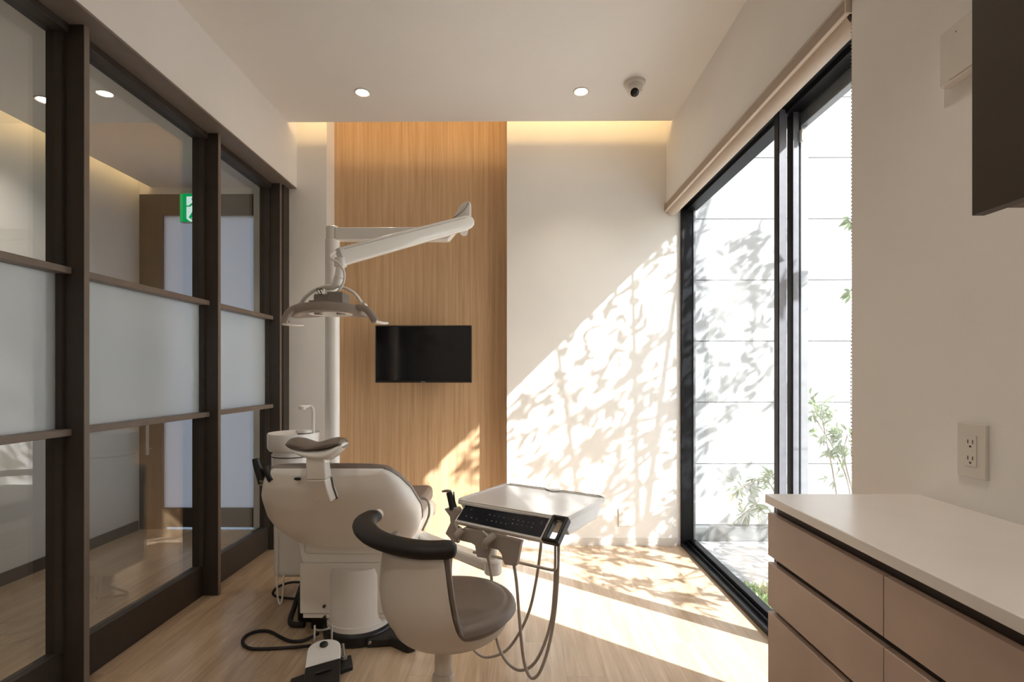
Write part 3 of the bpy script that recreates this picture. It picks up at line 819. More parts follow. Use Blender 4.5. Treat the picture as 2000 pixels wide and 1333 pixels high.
# ------------------------------------------------------------------ operating lamp on its pole
YPO = 2.72
po = at(649.5, 500, YPO)
lm = empty('operating_lamp', (po.x, YPO, zt2 - 0.094), 'white dental operating lamp on a jointed arm and tall pole', 'dental lamp')
ztop = at(650, 443, YPO).z
POLE0 = zt2 - 0.094
obj('pole', MB().lathe([(0.037, POLE0), (0.037, at(650, 468, YPO).z - 0.002)], (po.x, YPO, 0), 32), M['white'], lm)
obj('pole_head', MB().lathe([(0.0325, at(650, 468, YPO).z), (0.0325, ztop - 0.004), (0.029, ztop), (0.0, ztop)], (po.x, YPO, 0), 32), M['white'], lm)
e1 = at(884, 456, YPO)
za0, za1 = at(700, 471, YPO).z, at(700, 447, YPO).z
q = at(876, 472, YPO); q2 = at(893, 452, YPO); q3 = at(893, 446, YPO)
obj('fixed_arm', MB().prism([(po.x + 0.02, YPO - 0.03, za0), (q.x, YPO - 0.03, q.z), (q2.x, YPO - 0.03, q2.z), (q3.x, YPO - 0.03, q3.z), (po.x + 0.02, YPO - 0.03, za1)], (0, 0.055, 0)), M['white'], lm, bevel=0.006, seg=3)
# swing arm from the far joint to the head
A = at(906, 437, 2.60); Bq = at(664, 503, 2.22)
dd = (Bq - A); L_ = dd.length; dh = dd.normalized()
sidev = Vector((0, 0, 1)).cross(dh).normalized(); upv = dh.cross(sidev).normalized()
if upv.z < 0: upv = -upv
rows = []
for t, hh in ((-0.045, 0.010), (-0.040, 0.022), (-0.025, 0.032), (0.0, 0.036), (0.15, 0.0375), (L_ * 0.5, 0.0385), (L_ - 0.004, 0.0395), (L_, 0.038)):
    c = A + dh * t
    r = []
    for j in range(32):
        an = 2 * PI * j / 32
        ca, sa_ = math.cos(an), math.sin(an)
        r.append(c + sidev * (0.030 * math.copysign(abs(ca) ** 0.35, ca)) + upv * (hh * math.copysign(abs(sa_) ** 0.28, sa_)))
    rows.append(r)
sg = obj('swing_arm', MB().grid(rows, True, True, True), M['white'], lm, smooth=40)
nrm = sidev if sidev.y < 0 else -sidev
obj('arm_seam', MB().tube([A + nrm * 0.0305 + upv * 0.022, A + dh * L_ * 0.97 + nrm * 0.0305 + upv * 0.026], 0.0008, 6, 0), M['grey_plastic'], sg)
fn = [at(882, 428, 2.60), at(900, 400, 2.60), at(906, 395, 2.60), at(916, 392.5, 2.60), at(919, 396, 2.60), at(919, 424, 2.60), at(905, 428, 2.60)]
obj('joint_cover', MB().prism(fn, (0, 0.055, 0)), M['white'], lm, bevel=0.006, seg=3)
obj('joint_gasket', MB().tube([at(884, 427, 2.592), at(896, 419, 2.592), at(908, 409, 2.592), at(915, 396, 2.592)], 0.003, 8), M['grey_plastic'], lm)
obj('joint_pin', MB().cyl((A.x, A.y, A.z - 0.045), (A.x, YPO - 0.06, q2.z + 0.01), 0.02, n=20), M['white'], lm)
# neck below the arm, swivel
YLH = 2.19
n0 = at(665, 518, 2.215); n1 = at(662, 545, YLH); n2 = at(650, 560, YLH)
obj('arm_knuckle', MB().cyl((n0.x, n0.y, n0.z + 0.03), (n0.x, n0.y, n0.z - 0.008), 0.026, n=24).cyl((n0.x, n0.y, n0.z - 0.006), (n1.x, n1.y, n1.z), 0.019, n=24), M['white'], lm, bevel=0.002)
obj('swivel', MB().tube([n1 + Vector((0.0, 0, 0.004)), (n1 + n2) / 2 + Vector((0.004, 0, 0)), n2, n2 + Vector((-0.03, 0, -0.004))], 0.021, 14, taper=lambda t: 1.0 - 0.45 * t), M['white'], lm)
yk = [at(586, 597, YLH), at(591, 588, YLH), at(600, 578, YLH), at(616, 567, YLH), at(634, 561, YLH), at(655, 560, YLH), at(674, 563, YLH), at(692, 573, YLH), at(703, 586, YLH), at(709, 598, YLH)]
obj('yoke', MB().tube(yk, 0.0065, 12, up=(0, 1, 0), rz=0.014), M['white'], lm)
cb = [at(655, 492, 2.19), at(646, 499, 2.16), at(648, 506, 2.15), at(662, 515, 2.15), at(672, 532, 2.15), at(671, 552, 2.15), at(662, 567, 2.15), at(652, 574, 2.16)]
obj('lamp_cable', MB().tube(cb, 0.0052, 10), M['cream'], lm)
bxa, bxb = at(620, 573, YLH), at(677, 596, YLH)
hb = obj('lamp_body', MB().box(bxa.x, at(650, 0, YLH).x, YLH - 0.045, YLH + 0.045, bxb.z, at(0, 578, YLH).z).box(at(646, 0, YLH).x, bxb.x, YLH - 0.05, YLH + 0.05, bxb.z, bxa.z), M['grey_plastic'], lm, bevel=0.006, seg=3)
obj('body_plate', MB().box(at(613, 0, YLH).x, at(672, 0, YLH).x, YLH - 0.055, YLH + 0.055, at(0, 597, YLH).z, at(0, 591, YLH).z), M['grey_plastic'], lm, bevel=0.002)
obj('wire', MB().tube([at(626, 577, 2.145), at(620, 570, 2.145), at(619, 565, 2.145), at(624, 566, 2.145), at(629, 576, 2.145)], 0.0016, 6).tube([at(629, 577, 2.143), at(625, 568, 2.143), at(627, 564, 2.143), at(631, 568, 2.143)], 0.0016, 6), M['rubber'], hb)
# ring shaped reflector band
hc = at(646, 604, YLH)
rows = []
R0 = 0.168
for k2, (z, rr) in enumerate(((0.020, -0.02), (0.018, 0.0), (0.0, 0.004), (-0.016, 0.0), (-0.020, -0.010), (-0.012, -0.030), (0.006, -0.05), (0.012, -0.05))):
    row = []
    for j in range(48):
        t = 2 * PI * j / 48
        sag = -0.018 * math.cos(t) ** 2
        row.append(Vector((hc.x + (R0 + rr) * math.cos(t), YLH + (R0 * 0.62 + rr) * math.sin(t), hc.z + z + sag)))
    rows.append(row)
rg = MB()
vv = [[rg.v(p) for p in r] for r in rows]
for i in range(len(vv)):
    for j in range(48):
        rg.face([vv[i][j], vv[i][(j + 1) % 48], vv[(i + 1) % len(vv)][(j + 1) % 48], vv[(i + 1) % len(vv)][j]])
hd = obj('lamp_head', rg, M['taupe_plastic'], lm, smooth=50)
obj('reflector', MB().lathe([(0.0, 0.0), (0.06, -0.006), (0.09, -0.018), (0.093, -0.016), (0.06, 0.004), (0.0, 0.01)], (hc.x, YLH, hc.z - 0.006), 32), M['white'], hd)
for dx_ in (-0.045, 0.05):
    obj('led_module', MB().cyl((hc.x + dx_, YLH - 0.02, hc.z - 0.012), (hc.x + dx_, YLH - 0.02, hc.z - 0.026), 0.020, 0.017, n=16), M['grey_plastic'], hd)
for side in ((592, 597, 575, 600, 562, 613, 554, 632), (696, 597, 712, 600, 724, 614, 733, 628)):
    pts = [at(side[0], side[1] + 3, YLH - 0.06), at(side[2], side[3] + 3, YLH - 0.065), at(side[4], side[5], YLH - 0.07), at(side[6], side[7], YLH - 0.07)]
    hnd = obj('handle_arm', MB().tube(pts, 0.0145, 12, up=(0, 1, 0), rz=0.010, taper=lambda t: 0.95 + 0.15 * t), M['taupe_plastic'], lm)
    e_ = pts[-1]
    dx_ = 0.03 if side[0] < 640 else 0.018
    obj('handle_grip', MB().tube([e_ + Vector((-0.004, 0.0, 0.0)), e_ + Vector((dx_, 0.03, -0.004)), e_ + Vector((dx_ * 1.6, 0.07, 0.0))], 0.015, 10, taper=lambda t: 1.0 - 0.3 * t, up=(0, 0, 1), rz=0.008), M['white'], hnd)
for px in (588, 709):
    c = at(px, 596, YLH - 0.01)
    obj('hinge', MB().cyl((c.x, YLH - 0.02, c.z), (c.x, YLH + 0.02, c.z), 0.011, n=16), M['white'], lm)

# ------------------------------------------------------------------ instrument tray unit
ZTR = 0.70
FL, FR, BR, BL = atz(889, 977, ZTR), atz(1110, 1014, ZTR), atz(1170, 972, ZTR), atz(988, 943, ZTR)
e = (FR - FL).normalized(); n = Vector((-e.y, e.x, 0)).normalized()
if n.y < 0: n = -n                      # n points away from the viewer, over the tray
LW = (FR - FL).length * 0.985
LD = ((BL - FL).dot(n) + (BR - FR).dot(n)) / 2
O = FL.copy()
def tp(u, v, z):                        # tray coordinates: along the front edge, away from it, height
    return O + e * u + n * v + Vector((0, 0, z - ZTR))
tr = empty('instrument_tray', tuple(tp(LW / 2, LD / 2, 0.5)), 'white swing-arm instrument tray with dark touch panel and hoses', 'instrument tray')
def rr_poly(u0, u1, v0, v1, r, z, seg=6):
    pts = []
    for (cu, cv, a0) in ((u1 - r, v1 - r, 0), (u0 + r, v1 - r, 90), (u0 + r, v0 + r, 180), (u1 - r, v0 + r, 270)):
        for k in range(seg + 1):
            a = R(a0 + 90.0 * k / seg)
            pts.append(tp(cu + math.cos(a) * r, cv + math.sin(a) * r, z))
    return pts
obj('tray_top', MB().prism(rr_poly(0, LW, 0, LD, 0.025, ZTR - 0.014), (0, 0, 0.012)), M['white'], tr, bevel=0.003)
rim = MB()
ro = rr_poly(0.001, LW - 0.001, 0.001, LD - 0.001, 0.025, ZTR - 0.003); ri = rr_poly(0.010, LW - 0.010, 0.010, LD - 0.010, 0.018, ZTR - 0.003)
vo = [[rim.v(p + Vector((0, 0, z))) for p in ro] for z in (0, 0.005)]; vi = [[rim.v(p + Vector((0, 0, z))) for p in ri] for z in (0, 0.005)]
m_ = len(ro)
for j in range(m_):
    k = (j + 1) % m_
    rim.face([vo[0][j], vo[0][k], vo[1][k], vo[1][j]]); rim.face([vi[0][k], vi[0][j], vi[1][j], vi[1][k]])
    rim.face([vo[1][j], vo[1][k], vi[1][k], vi[1][j]]); rim.face([vo[0][k], vo[0][j], vi[0][j], vi[0][k]])
obj('tray_rim', rim, M['white'], tr, smooth=40)
obj('tray_mat', MB().prism(rr_poly(0.012, LW - 0.012, 0.012, LD - 0.012, 0.016, ZTR - 0.002), (0, 0, 0.0012)), mat('silver_tray_mat', (0.80, 0.80, 0.81), 0.16, coat=0.5, vary=0.01), tr, smooth=0)
obj('rear_gasket', MB().tube([tp(0.02, LD + 0.001, ZTR + 0.001), tp(LW * 0.42, LD + 0.001, ZTR + 0.001), tp(LW * 0.46, LD - 0.016, ZTR + 0.001), tp(LW * 0.54, LD - 0.016, ZTR + 0.001), tp(LW * 0.60, LD + 0.001, ZTR + 0.001), tp(LW - 0.03, LD + 0.001, ZTR + 0.001), tp(LW - 0.003, LD - 0.02, ZTR + 0.001)], 0.0032, 6, 0), M['grey_plastic'], tr)
obj('rear_knob', MB().lathe([(0.0, 0.0), (0.024, 0.0), (0.026, 0.002), (0.020, 0.004), (0.0, 0.0045)], tp(LW * 0.52, LD + 0.000, ZTR + 0.001), 24), M['white'], tr)
obj('tray_body', MB().prism([tp(0.02, 0.005, ZTR - 0.015), tp(0.02, 0.04, ZTR - 0.066), tp(0.02, LD - 0.06, ZTR - 0.066), tp(0.02, LD - 0.01, ZTR - 0.015)], e * (LW - 0.03)), M['white'], tr, bevel=0.004)
# sloping control panel
P1, P3 = atz(912, 984, ZTR - 0.010), atz(1073, 1014, ZTR - 0.010)
P2 = atz(893, 1015, ZTR - 0.058); P4 = atz(1056, 1051, ZTR - 0.058)
dn = ((P2 - P1) + (P4 - P3)) / 2
pe = (P3 - P1).normalized()
PL = (P3 - P1).length
pd = dn.normalized(); PH = dn.length
pnrm = pe.cross(pd).normalized()
if pnrm.y > 0: pnrm = -pnrm
def cpnt(u, v, w=0.0):                  # panel coordinates: along, down the slope, out of the face
    return P1 + pe * u + pd * v + pnrm * w
obj('panel_housing', MB().prism([cpnt(-0.008, -0.010, -0.001), cpnt(PL + 0.012, -0.010, -0.001), cpnt(PL + 0.012, PH + 0.008, -0.001), cpnt(-0.010, PH + 0.008, -0.001)], pnrm * -0.024), M['white'], tr, bevel=0.003)
tpn = obj('touch_panel', MB().prism([cpnt(0, 0), cpnt(PL, 0), cpnt(PL, PH), cpnt(-0.001, PH)], pnrm * 0.0022), M['panel_dark'], tr, bevel=0.001)
ic = MB()
rgi = random.Random(5)
for (u, v) in [(0.035 + 0, 0.30)] + [(0.03, 0.72), (0.055, 0.74), (0.078, 0.76)] + [(0.12 + 0.0195 * i, 0.40) for i in range(10)] + [(0.12 + 0.0195 * i, 0.70) for i in range(5)] + [(0.222 + 0.0185 * i, 0.62) for i in range(5)] + [(PL - 0.018, 0.22), (PL - 0.018, 0.34)]:
    w_, h_ = rgi.uniform(0.0012, 0.0026), rgi.uniform(0.0008, 0.0016)
    c = cpnt(u, v * PH, 0.0023)
    ic.prism([c - pe * w_ - pd * h_, c + pe * w_ - pd * h_, c + pe * w_ + pd * h_, c - pe * w_ + pd * h_], pnrm * 0.0003)
obj('icons', ic, M['icon'], tpn, smooth=0)['kind'] = 'stuff'
# black grab handle at the end of the panel
def ring_handle(u0, u1, v0, v1, t):
    b = MB()
    outer = [cpnt(u0, v0), cpnt(u1, v0), cpnt(u1, v1), cpnt(u0, v1)]
    inner = [cpnt(u0 + t, v0 + t), cpnt(u1 - t, v0 + t), cpnt(u1 - t, v1 - t), cpnt(u0 + t, v1 - t)]
    A0 = [b.v(p + pnrm * 0.012) for p in outer]; A1 = [b.v(p - pnrm * 0.018) for p in outer]
    I0 = [b.v(p + pnrm * 0.012) for p in inner]; I1 = [b.v(p - pnrm * 0.018) for p in inner]
    for i in range(4):
        k = (i + 1) % 4
        b.face([A0[i], A0[k], I0[k], I0[i]]); b.face([A1[k], A1[i], I1[i], I1[k]])
        b.face([A0[k], A0[i], A1[i], A1[k]]); b.face([I0[i], I0[k], I1[k], I1[i]])
    return b
obj('grab_handle', ring_handle(PL + 0.010, PL + 0.068, -0.014, PH + 0.012, 0.013), M['black'], tr, bevel=0.006, seg=3)
# hanging instrument holders: a plate parallel to the front edge
pp = tp(LW / 2, -0.035, 0.6)
outl = [(905, 1031), (937, 1037), (969, 1046), (1003, 1054), (1018, 1058), (1015, 1068), (1007.5, 1107), (984.5, 1104), (978.6, 1083), (972.6, 1075.6), (959, 1072), (953, 1092.6), (931, 1089), (926.7, 1066), (920, 1062), (894, 1056), (892.7, 1051)]
obj('holder_plate', MB().prism([atplane(x, y, pp, n) for x, y in outl], n * 0.02), M['taupe_plastic'], tr, bevel=0.003)
for (x0, y0, x1, y1) in ((904, 1034, 893, 1056), (966, 1046, 947, 1068)):
    a_ = atplane(x0, y0, pp - n * 0.012, n); b_ = atplane(x1, y1, pp - n * 0.012, n)
    md_ = (a_ + b_) / 2 - n * 0.012 + Vector((-0.006, 0, -0.002))
    obj('holder_clip', MB().tube([a_, md_, b_], 0.013, 10, rz=0.009), M['taupe_plastic'], tr)
i0 = atplane(942, 1038, pp - n * 0.012, n); i1 = atplane(954, 1049, pp - n * 0.016, n)
hp_ = obj('handpiece', MB().cyl(i0, i1, 0.004, 0.0075, n=12), M['chrome'], tr)
obj('handpiece_tail', MB().cyl(i1, i1 + (i1 - i0).normalized() * 0.018, 0.008, 0.009, n=12), M['black'], hp_)
j0 = atplane(896, 1029, pp - n * 0.010, n); j1 = atplane(904, 1037, pp - n * 0.012, n)
obj('handpiece', MB().cyl(j0, j1, 0.003, 0.006, n=12), M['black'], tr)
# syringe bracket at the left end
sp0 = tp(-0.010, -0.02, ZTR)
def sb(px, py, off=0.0): return atplane(px, py, sp0 + n * off, n)
obj('syringe_bracket', MB().prism([sb(867, 995), sb(872, 993), sb(892, 992), sb(897, 1000), sb(890, 1012), sb(886, 1022), sb(893, 1040), sb(896, 1055), sb(885, 1062), sb(877, 1051), sb(869, 1043), sb(879, 1022), sb(878, 1010)], n * 0.022), M['taupe_plastic'], tr, bevel=0.003)
sy = obj('syringe', MB().tube([sb(886, 995, 0.011), sb(882, 980, 0.011), sb(877, 962, 0.011)], 0.0150, 12, taper=lambda t: 1.0 - 0.28 * t), M['black'], tr)
obj('syringe_nozzle', MB().tube([sb(879, 961, 0.011), sb(872, 959.5, 0.011), sb(864, 960.5, 0.011)], 0.007, 10, taper=lambda t: 1.0 - 0.45 * t), M['grey_plastic'], sy)
obj('syringe_lever', MB().tube([sb(888, 985, 0.011), sb(887, 972, 0.011), sb(886, 961, 0.011)], 0.0035, 8, taper=lambda t: 1.0 - 0.4 * t), M['black'], sy)
# rods
qd = tp(LW / 2, 0.02, 0.6)
def rd(px, py, v=0.02): return atplane(px, py, tp(LW / 2, v, 0.6), n)
obj('hose_rod', MB().tube([rd(925, 1079), rd(950, 1084), rd(1000, 1096), rd(1050, 1108), rd(1079, 1114), rd(1083.5, 1112), rd(1085, 1105), rd(1085, 1062)], 0.0052, 10, 3), M['chrome'], tr)
# hoses
def hose(px, v0=0.0, r=0.0052):
    pts = [atplane(x, y, tp(LW / 2, v, 0.6), n) for x, y, v in px]
    return obj('hose', MB().tube(pts, r, 10, 8), M['taupe_plastic'], tr)
hose([(953, 1090, -0.025), (959, 1120, -0.02), (962, 1160, 0.0), (963, 1200, 0.02), (968, 1240, 0.03), (978, 1274, 0.035), (996, 1300, 0.035), (1018, 1310, 0.035), (1042, 1298, 0.035), (1062, 1262, 0.035), (1077, 1210, 0.035), (1083, 1150, 0.035), (1085, 1100, 0.035), (1086, 1063, 0.035)])
hose([(1004, 1105, -0.025), (1009, 1140, -0.02), (1013, 1190, -0.01), (1018, 1250, 0.0), (1024, 1295, 0.01), (1033, 1320, 0.015), (1043, 1325, 0.02), (1055, 1312, 0.025), (1070, 1270, 0.03), (1082, 1210, 0.03), (1088, 1150, 0.03), (1090, 1100, 0.03), (1091, 1062, 0.03)])
hose([(884, 1062, -0.01), (880, 1120, 0.01), (885, 1190, 0.03), (900, 1235, 0.06), (918, 1262, 0.09), (940, 1282, 0.11), (962, 1283, 0.12), (990, 1270, 0.12), (1015, 1236, 0.12), (1035, 1190, 0.11), (1048, 1130, 0.10), (1055, 1080, 0.09), (1057, 1058, 0.08)])
# support arm back to the chair
jn = Vector((-0.088, 1.955, 0.58))
obj('support_post', MB().cyl(jn, jn + Vector((0, 0, 0.06)), 0.026, n=24).cyl(jn - Vector((0, 0, 0.13)), jn, 0.016, n=24), M['white'], tr, bevel=0.003)
k0 = Vector((jn.x, jn.y, 0.44)); k1 = Vector((-0.455, 2.42, 0.40))
obj('support_joint', MB().lathe([(0.0, -0.05), (0.030, -0.05), (0.034, -0.045), (0.034, 0.0), (0.028, 0.006), (0.0, 0.006)], k0, 28), M['white'], tr)
dk = (k1 - k0)
sk = Vector((0, 0, 1)).cross(dk.normalized()).normalized()
obj('support_arm', MB().obox((k0 + k1) / 2 - Vector((0, 0, 0.02)), dk / 2, sk * 0.032, Vector((0, 0, 0.022))), M['white'], tr, bevel=0.012, seg=3)

# ------------------------------------------------------------------ stool
SC = Vector((-0.185, 1.495, 0))
BACK = R(-132)
st = empty('operator_stool', tuple(SC), 'cream shell operator stool with taupe seat and black curved arm rest', 'stool')
def sstep(a, b, x):
    t = max(0.0, min(1.0, (x - a) / (b - a)))
    return t * t * (3 - 2 * t)
RP = [(0.385, 0.0), (0.387, 0.05), (0.395, 0.095), (0.412, 0.132), (0.44, 0.166), (0.465, 0.184), (0.50, 0.197), (0.55, 0.203), (0.62, 0.198), (0.73, 0.186)]
def rprof(z):
    for (z0, r0), (z1, r1) in zip(RP, RP[1:]):
        if z <= z1: return r0 + (r1 - r0) * (z - z0) / (z1 - z0)
    return RP[-1][1]
NP = 240
def dang(a):
    d = (a - BACK + PI) % (2 * PI) - PI
    return abs(d)
def rfac(a):
    return 0.93 + 0.09 * (0.5 + 0.5 * math.cos(dang(a))) ** 1.5
def ztop_(a, sh_=0.0):
    d_ = max(0.0, math.degrees(dang(a) - sh_) - 42.0)
    return 0.452 + 0.226 * math.exp(-(d_ / 6.5) ** 1.3)
rows = []
zz = []
us = [i / 26 for i in range(27)]
for u in us:
    row = []
    for j in range(NP):
        a = 2 * PI * j / NP
        zt_ = ztop_(a)
        if u < 0.5:
            k = u / 0.5
            z = 0.385 + 0.055 * (1 - math.cos(k * PI / 2))
            r = 0.166 * math.sin(k * PI / 2)
        else:
            z = lerp(0.44, zt_, (u - 0.5) / 0.5)
            r = rprof(z)
        r = max(r, 0.001) * rfac(a)
        row.append(SC + Vector((math.cos(a) * r, math.sin(a) * r, z)))
    rows.append(row)
obj('shell', MB().grid(rows, True, True, False), M['stool_shell'], st, smooth=60, solid=0.006)
rows = []
def cush(a):
    zs_ = ztop_(a)
    zt_ = max(ztop_(a, R(3.5)) + 0.014, 0.492)
    S = (zt_ - 0.492) / 0.20
    def R_(z, lift=0.0):
        ins = sstep(-0.012, 0.004, z - zs_)          # inside the shell below its edge, proud above it
        return rprof(z) * rfac(a) + lerp(-0.009, 0.004, ins) - 0.012 * S * ins
    zm = lerp(0.478, zt_ - 0.03, min(1.0, S))
    pts = [(R_(0.449), 0.449), (R_(0.460), 0.460), (R_(lerp(0.470, 0.55, S)), lerp(0.470, 0.55, S)), (R_(zm), zm)]
    rt = R_(zt_)
    pts += [(rt, zt_ - 0.018), (rt - 0.003, zt_ - 0.007), (rt - 0.010, zt_ + 0.001), (rt - 0.020, zt_ + 0.003), (rt - 0.028, zt_ - 0.002 + 0.004 * (1 - S))]
    ri_ = rt - 0.033
    pts += [(ri_, lerp(0.500, zt_ - 0.025, S)), (ri_ - 0.004, lerp(0.501, 0.57, S)), (ri_ - 0.014, lerp(0.502, 0.525, S)), (ri_ - 0.040, lerp(0.502, 0.506, S)), (ri_ * 0.5, 0.500), (0.002, 0.498)]
    return pts
cc = [cush(2 * PI * j / NP) for j in range(NP)]
for k in range(len(cc[0])):
    rows.append([SC + Vector((math.cos(2 * PI * j / NP) * cc[j][k][0], math.sin(2 * PI * j / NP) * cc[j][k][0], cc[j][k][1])) for j in range(NP)])
obj('seat_cushion', MB().grid(rows, True, False, True), M['leather'], st, smooth=75)
arm = [(-0.155, 1.335), (-0.235, 1.325), (-0.32, 1.360), (-0.395, 1.425), (-0.447, 1.51), (-0.468, 1.59), (-0.455, 1.65)]
obj('arm_rest', MB().tube([(x, y, 0.695) for x, y in arm], 0.037, 18, 8, up=(0, 0, 1), rz=0.023, taper=lambda t: min(1.0, (math.sqrt(max(0.0, 1 - (1 - min(t, 0.08) / 0.08) ** 2)) * 0.6 + 0.4), (math.sqrt(max(0.0, 1 - (1 - min(1 - t, 0.07) / 0.07) ** 2)) * 0.45 + 0.55)) * (1.0 - 0.10 * t)), M['dark_leather'], st, smooth=70)
obj('arm_end_cap', MB().cyl((-0.452, 1.648, 0.695), (-0.446, 1.666, 0.695), 0.019, 0.016, n=16), M['plate'], st)
obj('arm_bracket', MB().cyl((-0.28, 1.365, 0.64), (-0.275, 1.36, 0.69), 0.016, n=14), M['grey_plastic'], st)
PX, PY = -0.205, 1.44
obj('column', MB().lathe([(0.024, 0.20), (0.024, 0.40)], (PX, PY, 0), 32).lathe([(0.031, 0.09), (0.031, 0.300), (0.027, 0.312)], (PX, PY, 0), 32), M['stool_shell'], st)
obj('hub', MB().lathe([(0.0, 0.055), (0.042, 0.055), (0.045, 0.07), (0.036, 0.10), (0.0, 0.10)], (PX, PY, 0), 32), M['chrome'], st)
for k in range(5):
    a = R(20 + 72 * k)
    d_ = Vector((math.cos(a), math.sin(a), 0)); s_ = Vector((-d_.y, d_.x, 0)); o_ = Vector((PX, PY, 0))
    rows = [[o_ + d_ * r + s_ * w * i + Vector((0, 0, z + h_ * j)) for i, j in ((-1, -1), (1, -1), (1, 1), (-1, 1))] for r, w, z, h_ in ((0.03, 0.018, 0.078, 0.014), (0.13, 0.015, 0.072, 0.011), (0.245, 0.012, 0.062, 0.007))]
    lg_ = obj('leg', MB().grid(rows, True, True, True), M['chrome'], st, bevel=0.003)
    c = o_ + d_ * 0.235
    obj('caster', MB().cyl(c + s_ * 0.012 + Vector((0, 0, 0.0255)), c + s_ * 0.003 + Vector((0, 0, 0.0255)), 0.0255, n=20).cyl(c - s_ * 0.012 + Vector((0, 0, 0.0255)), c - s_ * 0.003 + Vector((0, 0, 0.0255)), 0.0255, n=20).cyl(c + Vector((0, 0, 0.025)), c + Vector((0, 0, 0.058)), 0.005, n=8), M['black'], lg_)

# ------------------------------------------------------------------ foot pedal and its cord
fp = empty('foot_pedal', (-0.735, 1.95, 0), 'black and white foot pedal with wire handle on the floor', 'pedal')
XA, XB = -0.797, -0.674
YA, YE = 1.72, 2.06
def pedal_z(y): return 0.030 + 0.045 * (y - YA) / (YE - YA)
out_ = []
xm, hw = (XA + XB) / 2, (XB - XA) / 2
for k in range(13):
    t = PI * k / 12
    out_.append((xm + hw * math.cos(t), 2.0 + 0.055 * math.sin(t)))
top = [(XB, 1.93)] + out_ + [(XA, 1.905)]
obj('housing', MB().prism([(x, y, 0.012) for x, y in [(XB, YA)] + out_ + [(XA, YA)]], (0, 0, 0.030)), M['black'], fp, bevel=0.003)
m1 = MB()
va = [m1.v((x, y, pedal_z(y) + 0.012)) for x, y in top]; vb = [m1.v((x, y, pedal_z(y) - 0.004)) for x, y in top]
m1.face(va); m1.face(vb[::-1])
for i in range(len(top)):
    k = (i + 1) % len(top); m1.face([va[i], va[k], vb[k], vb[i]])
cvr = obj('cover', m1, M['white'], fp, bevel=0.003)
obj('knob', MB().ball((xm - 0.002, 2.015, pedal_z(2.02) + 0.016), 0.0165, 18, 10, 1, 1, 0.7), M['black'], cvr)
m2 = MB()
low = [(XB, 1.93), (XA, 1.905), (XA, YA), (XB, YA)]
va = [m2.v((x, y, pedal_z(y) + 0.010)) for x, y in low]; vb = [m2.v((x, y, pedal_z(y) - 0.006)) for x, y in low]
m2.face(va); m2.face(vb[::-1])
for i in range(4):
    k = (i + 1) % 4; m2.face([va[i], va[k], vb[k], vb[i]])
tp_ = obj('tread', m2, M['black'], fp, bevel=0.003)
obj('tread_ridge', MB().tube([(xm - 0.025, 1.86, pedal_z(1.86) + 0.012), (xm, 1.865, pedal_z(1.865) + 0.014), (xm + 0.03, 1.875, pedal_z(1.875) + 0.012)], 0.006, 10), M['black'], tp_)
obj('wing', MB().prism([(XA - 0.052, 1.93, 0.0), (XA + 0.01, 1.955, 0.0), (XA + 0.01, 1.86, 0.0), (XA - 0.056, 1.85, 0.0)], (0, 0, 0.020)), M['black'], fp, bevel=0.003)
obj('wing', MB().prism([(XB - 0.01, 2.02, 0.0), (XB + 0.040, 2.035, 0.0), (XB + 0.046, 1.95, 0.0), (XB - 0.01, 1.93, 0.0)], (0, 0, 0.020)), M['black'], fp, bevel=0.004)
obj('wing_knob', MB().cyl((XB + 0.012, 2.01, 0.02), (XB + 0.012, 2.01, 0.033), 0.012, n=16).cyl((XB + 0.012, 2.01, 0.03), (XB + 0.008, 2.02, 0.075), 0.005, n=10), M['grey_plastic'], fp)
fp.rotation_euler = (0, 0, R(18))
_at = at
def at(px, py, Y):                      # wire handle points, in the turned frame of the pedal
    d_ = _at(px, py, Y) - WLOC[fp.name]
    return WLOC[fp.name] + Matrix.Rotation(R(-18), 3, 'Z') @ d_
wa, wc = at(614, 1252, 2.06), at(648, 1250, 2.06)
obj('wire_handle', MB().tube([wa - Vector((0, 0, 0.03)), wa, at(614.5, 1222, 2.09)], 0.004, 8, 3).tube([wc - Vector((0, 0, 0.03)), wc, at(648, 1217, 2.09)], 0.004, 8, 3).tube([at(614, 1229, 2.085), at(622, 1232, 2.08), at(634, 1231, 2.08), at(645, 1227, 2.085), at(648, 1222, 2.09)], 0.0042, 8), M['chrome'], fp)
at = _at
cord_pts = [atz(606, 1262, 0.030), atz(575, 1265, 0.008), atz(520, 1268, 0.008), atz(487, 1267, 0.008), atz(474, 1256, 0.008), atz(480, 1243, 0.008), atz(502, 1234, 0.008), atz(526, 1234, 0.008), atz(548, 1245, 0.008), atz(568, 1253, 0.008), atz(592, 1252, 0.008), atz(612, 1243, 0.02), atz(622, 1238, 0.03)]
tag(obj('pedal_cord', MB().tube(cord_pts, 0.0068, 10), M['rubber']), 'black cord looping on the floor beside the foot pedal', 'cord')

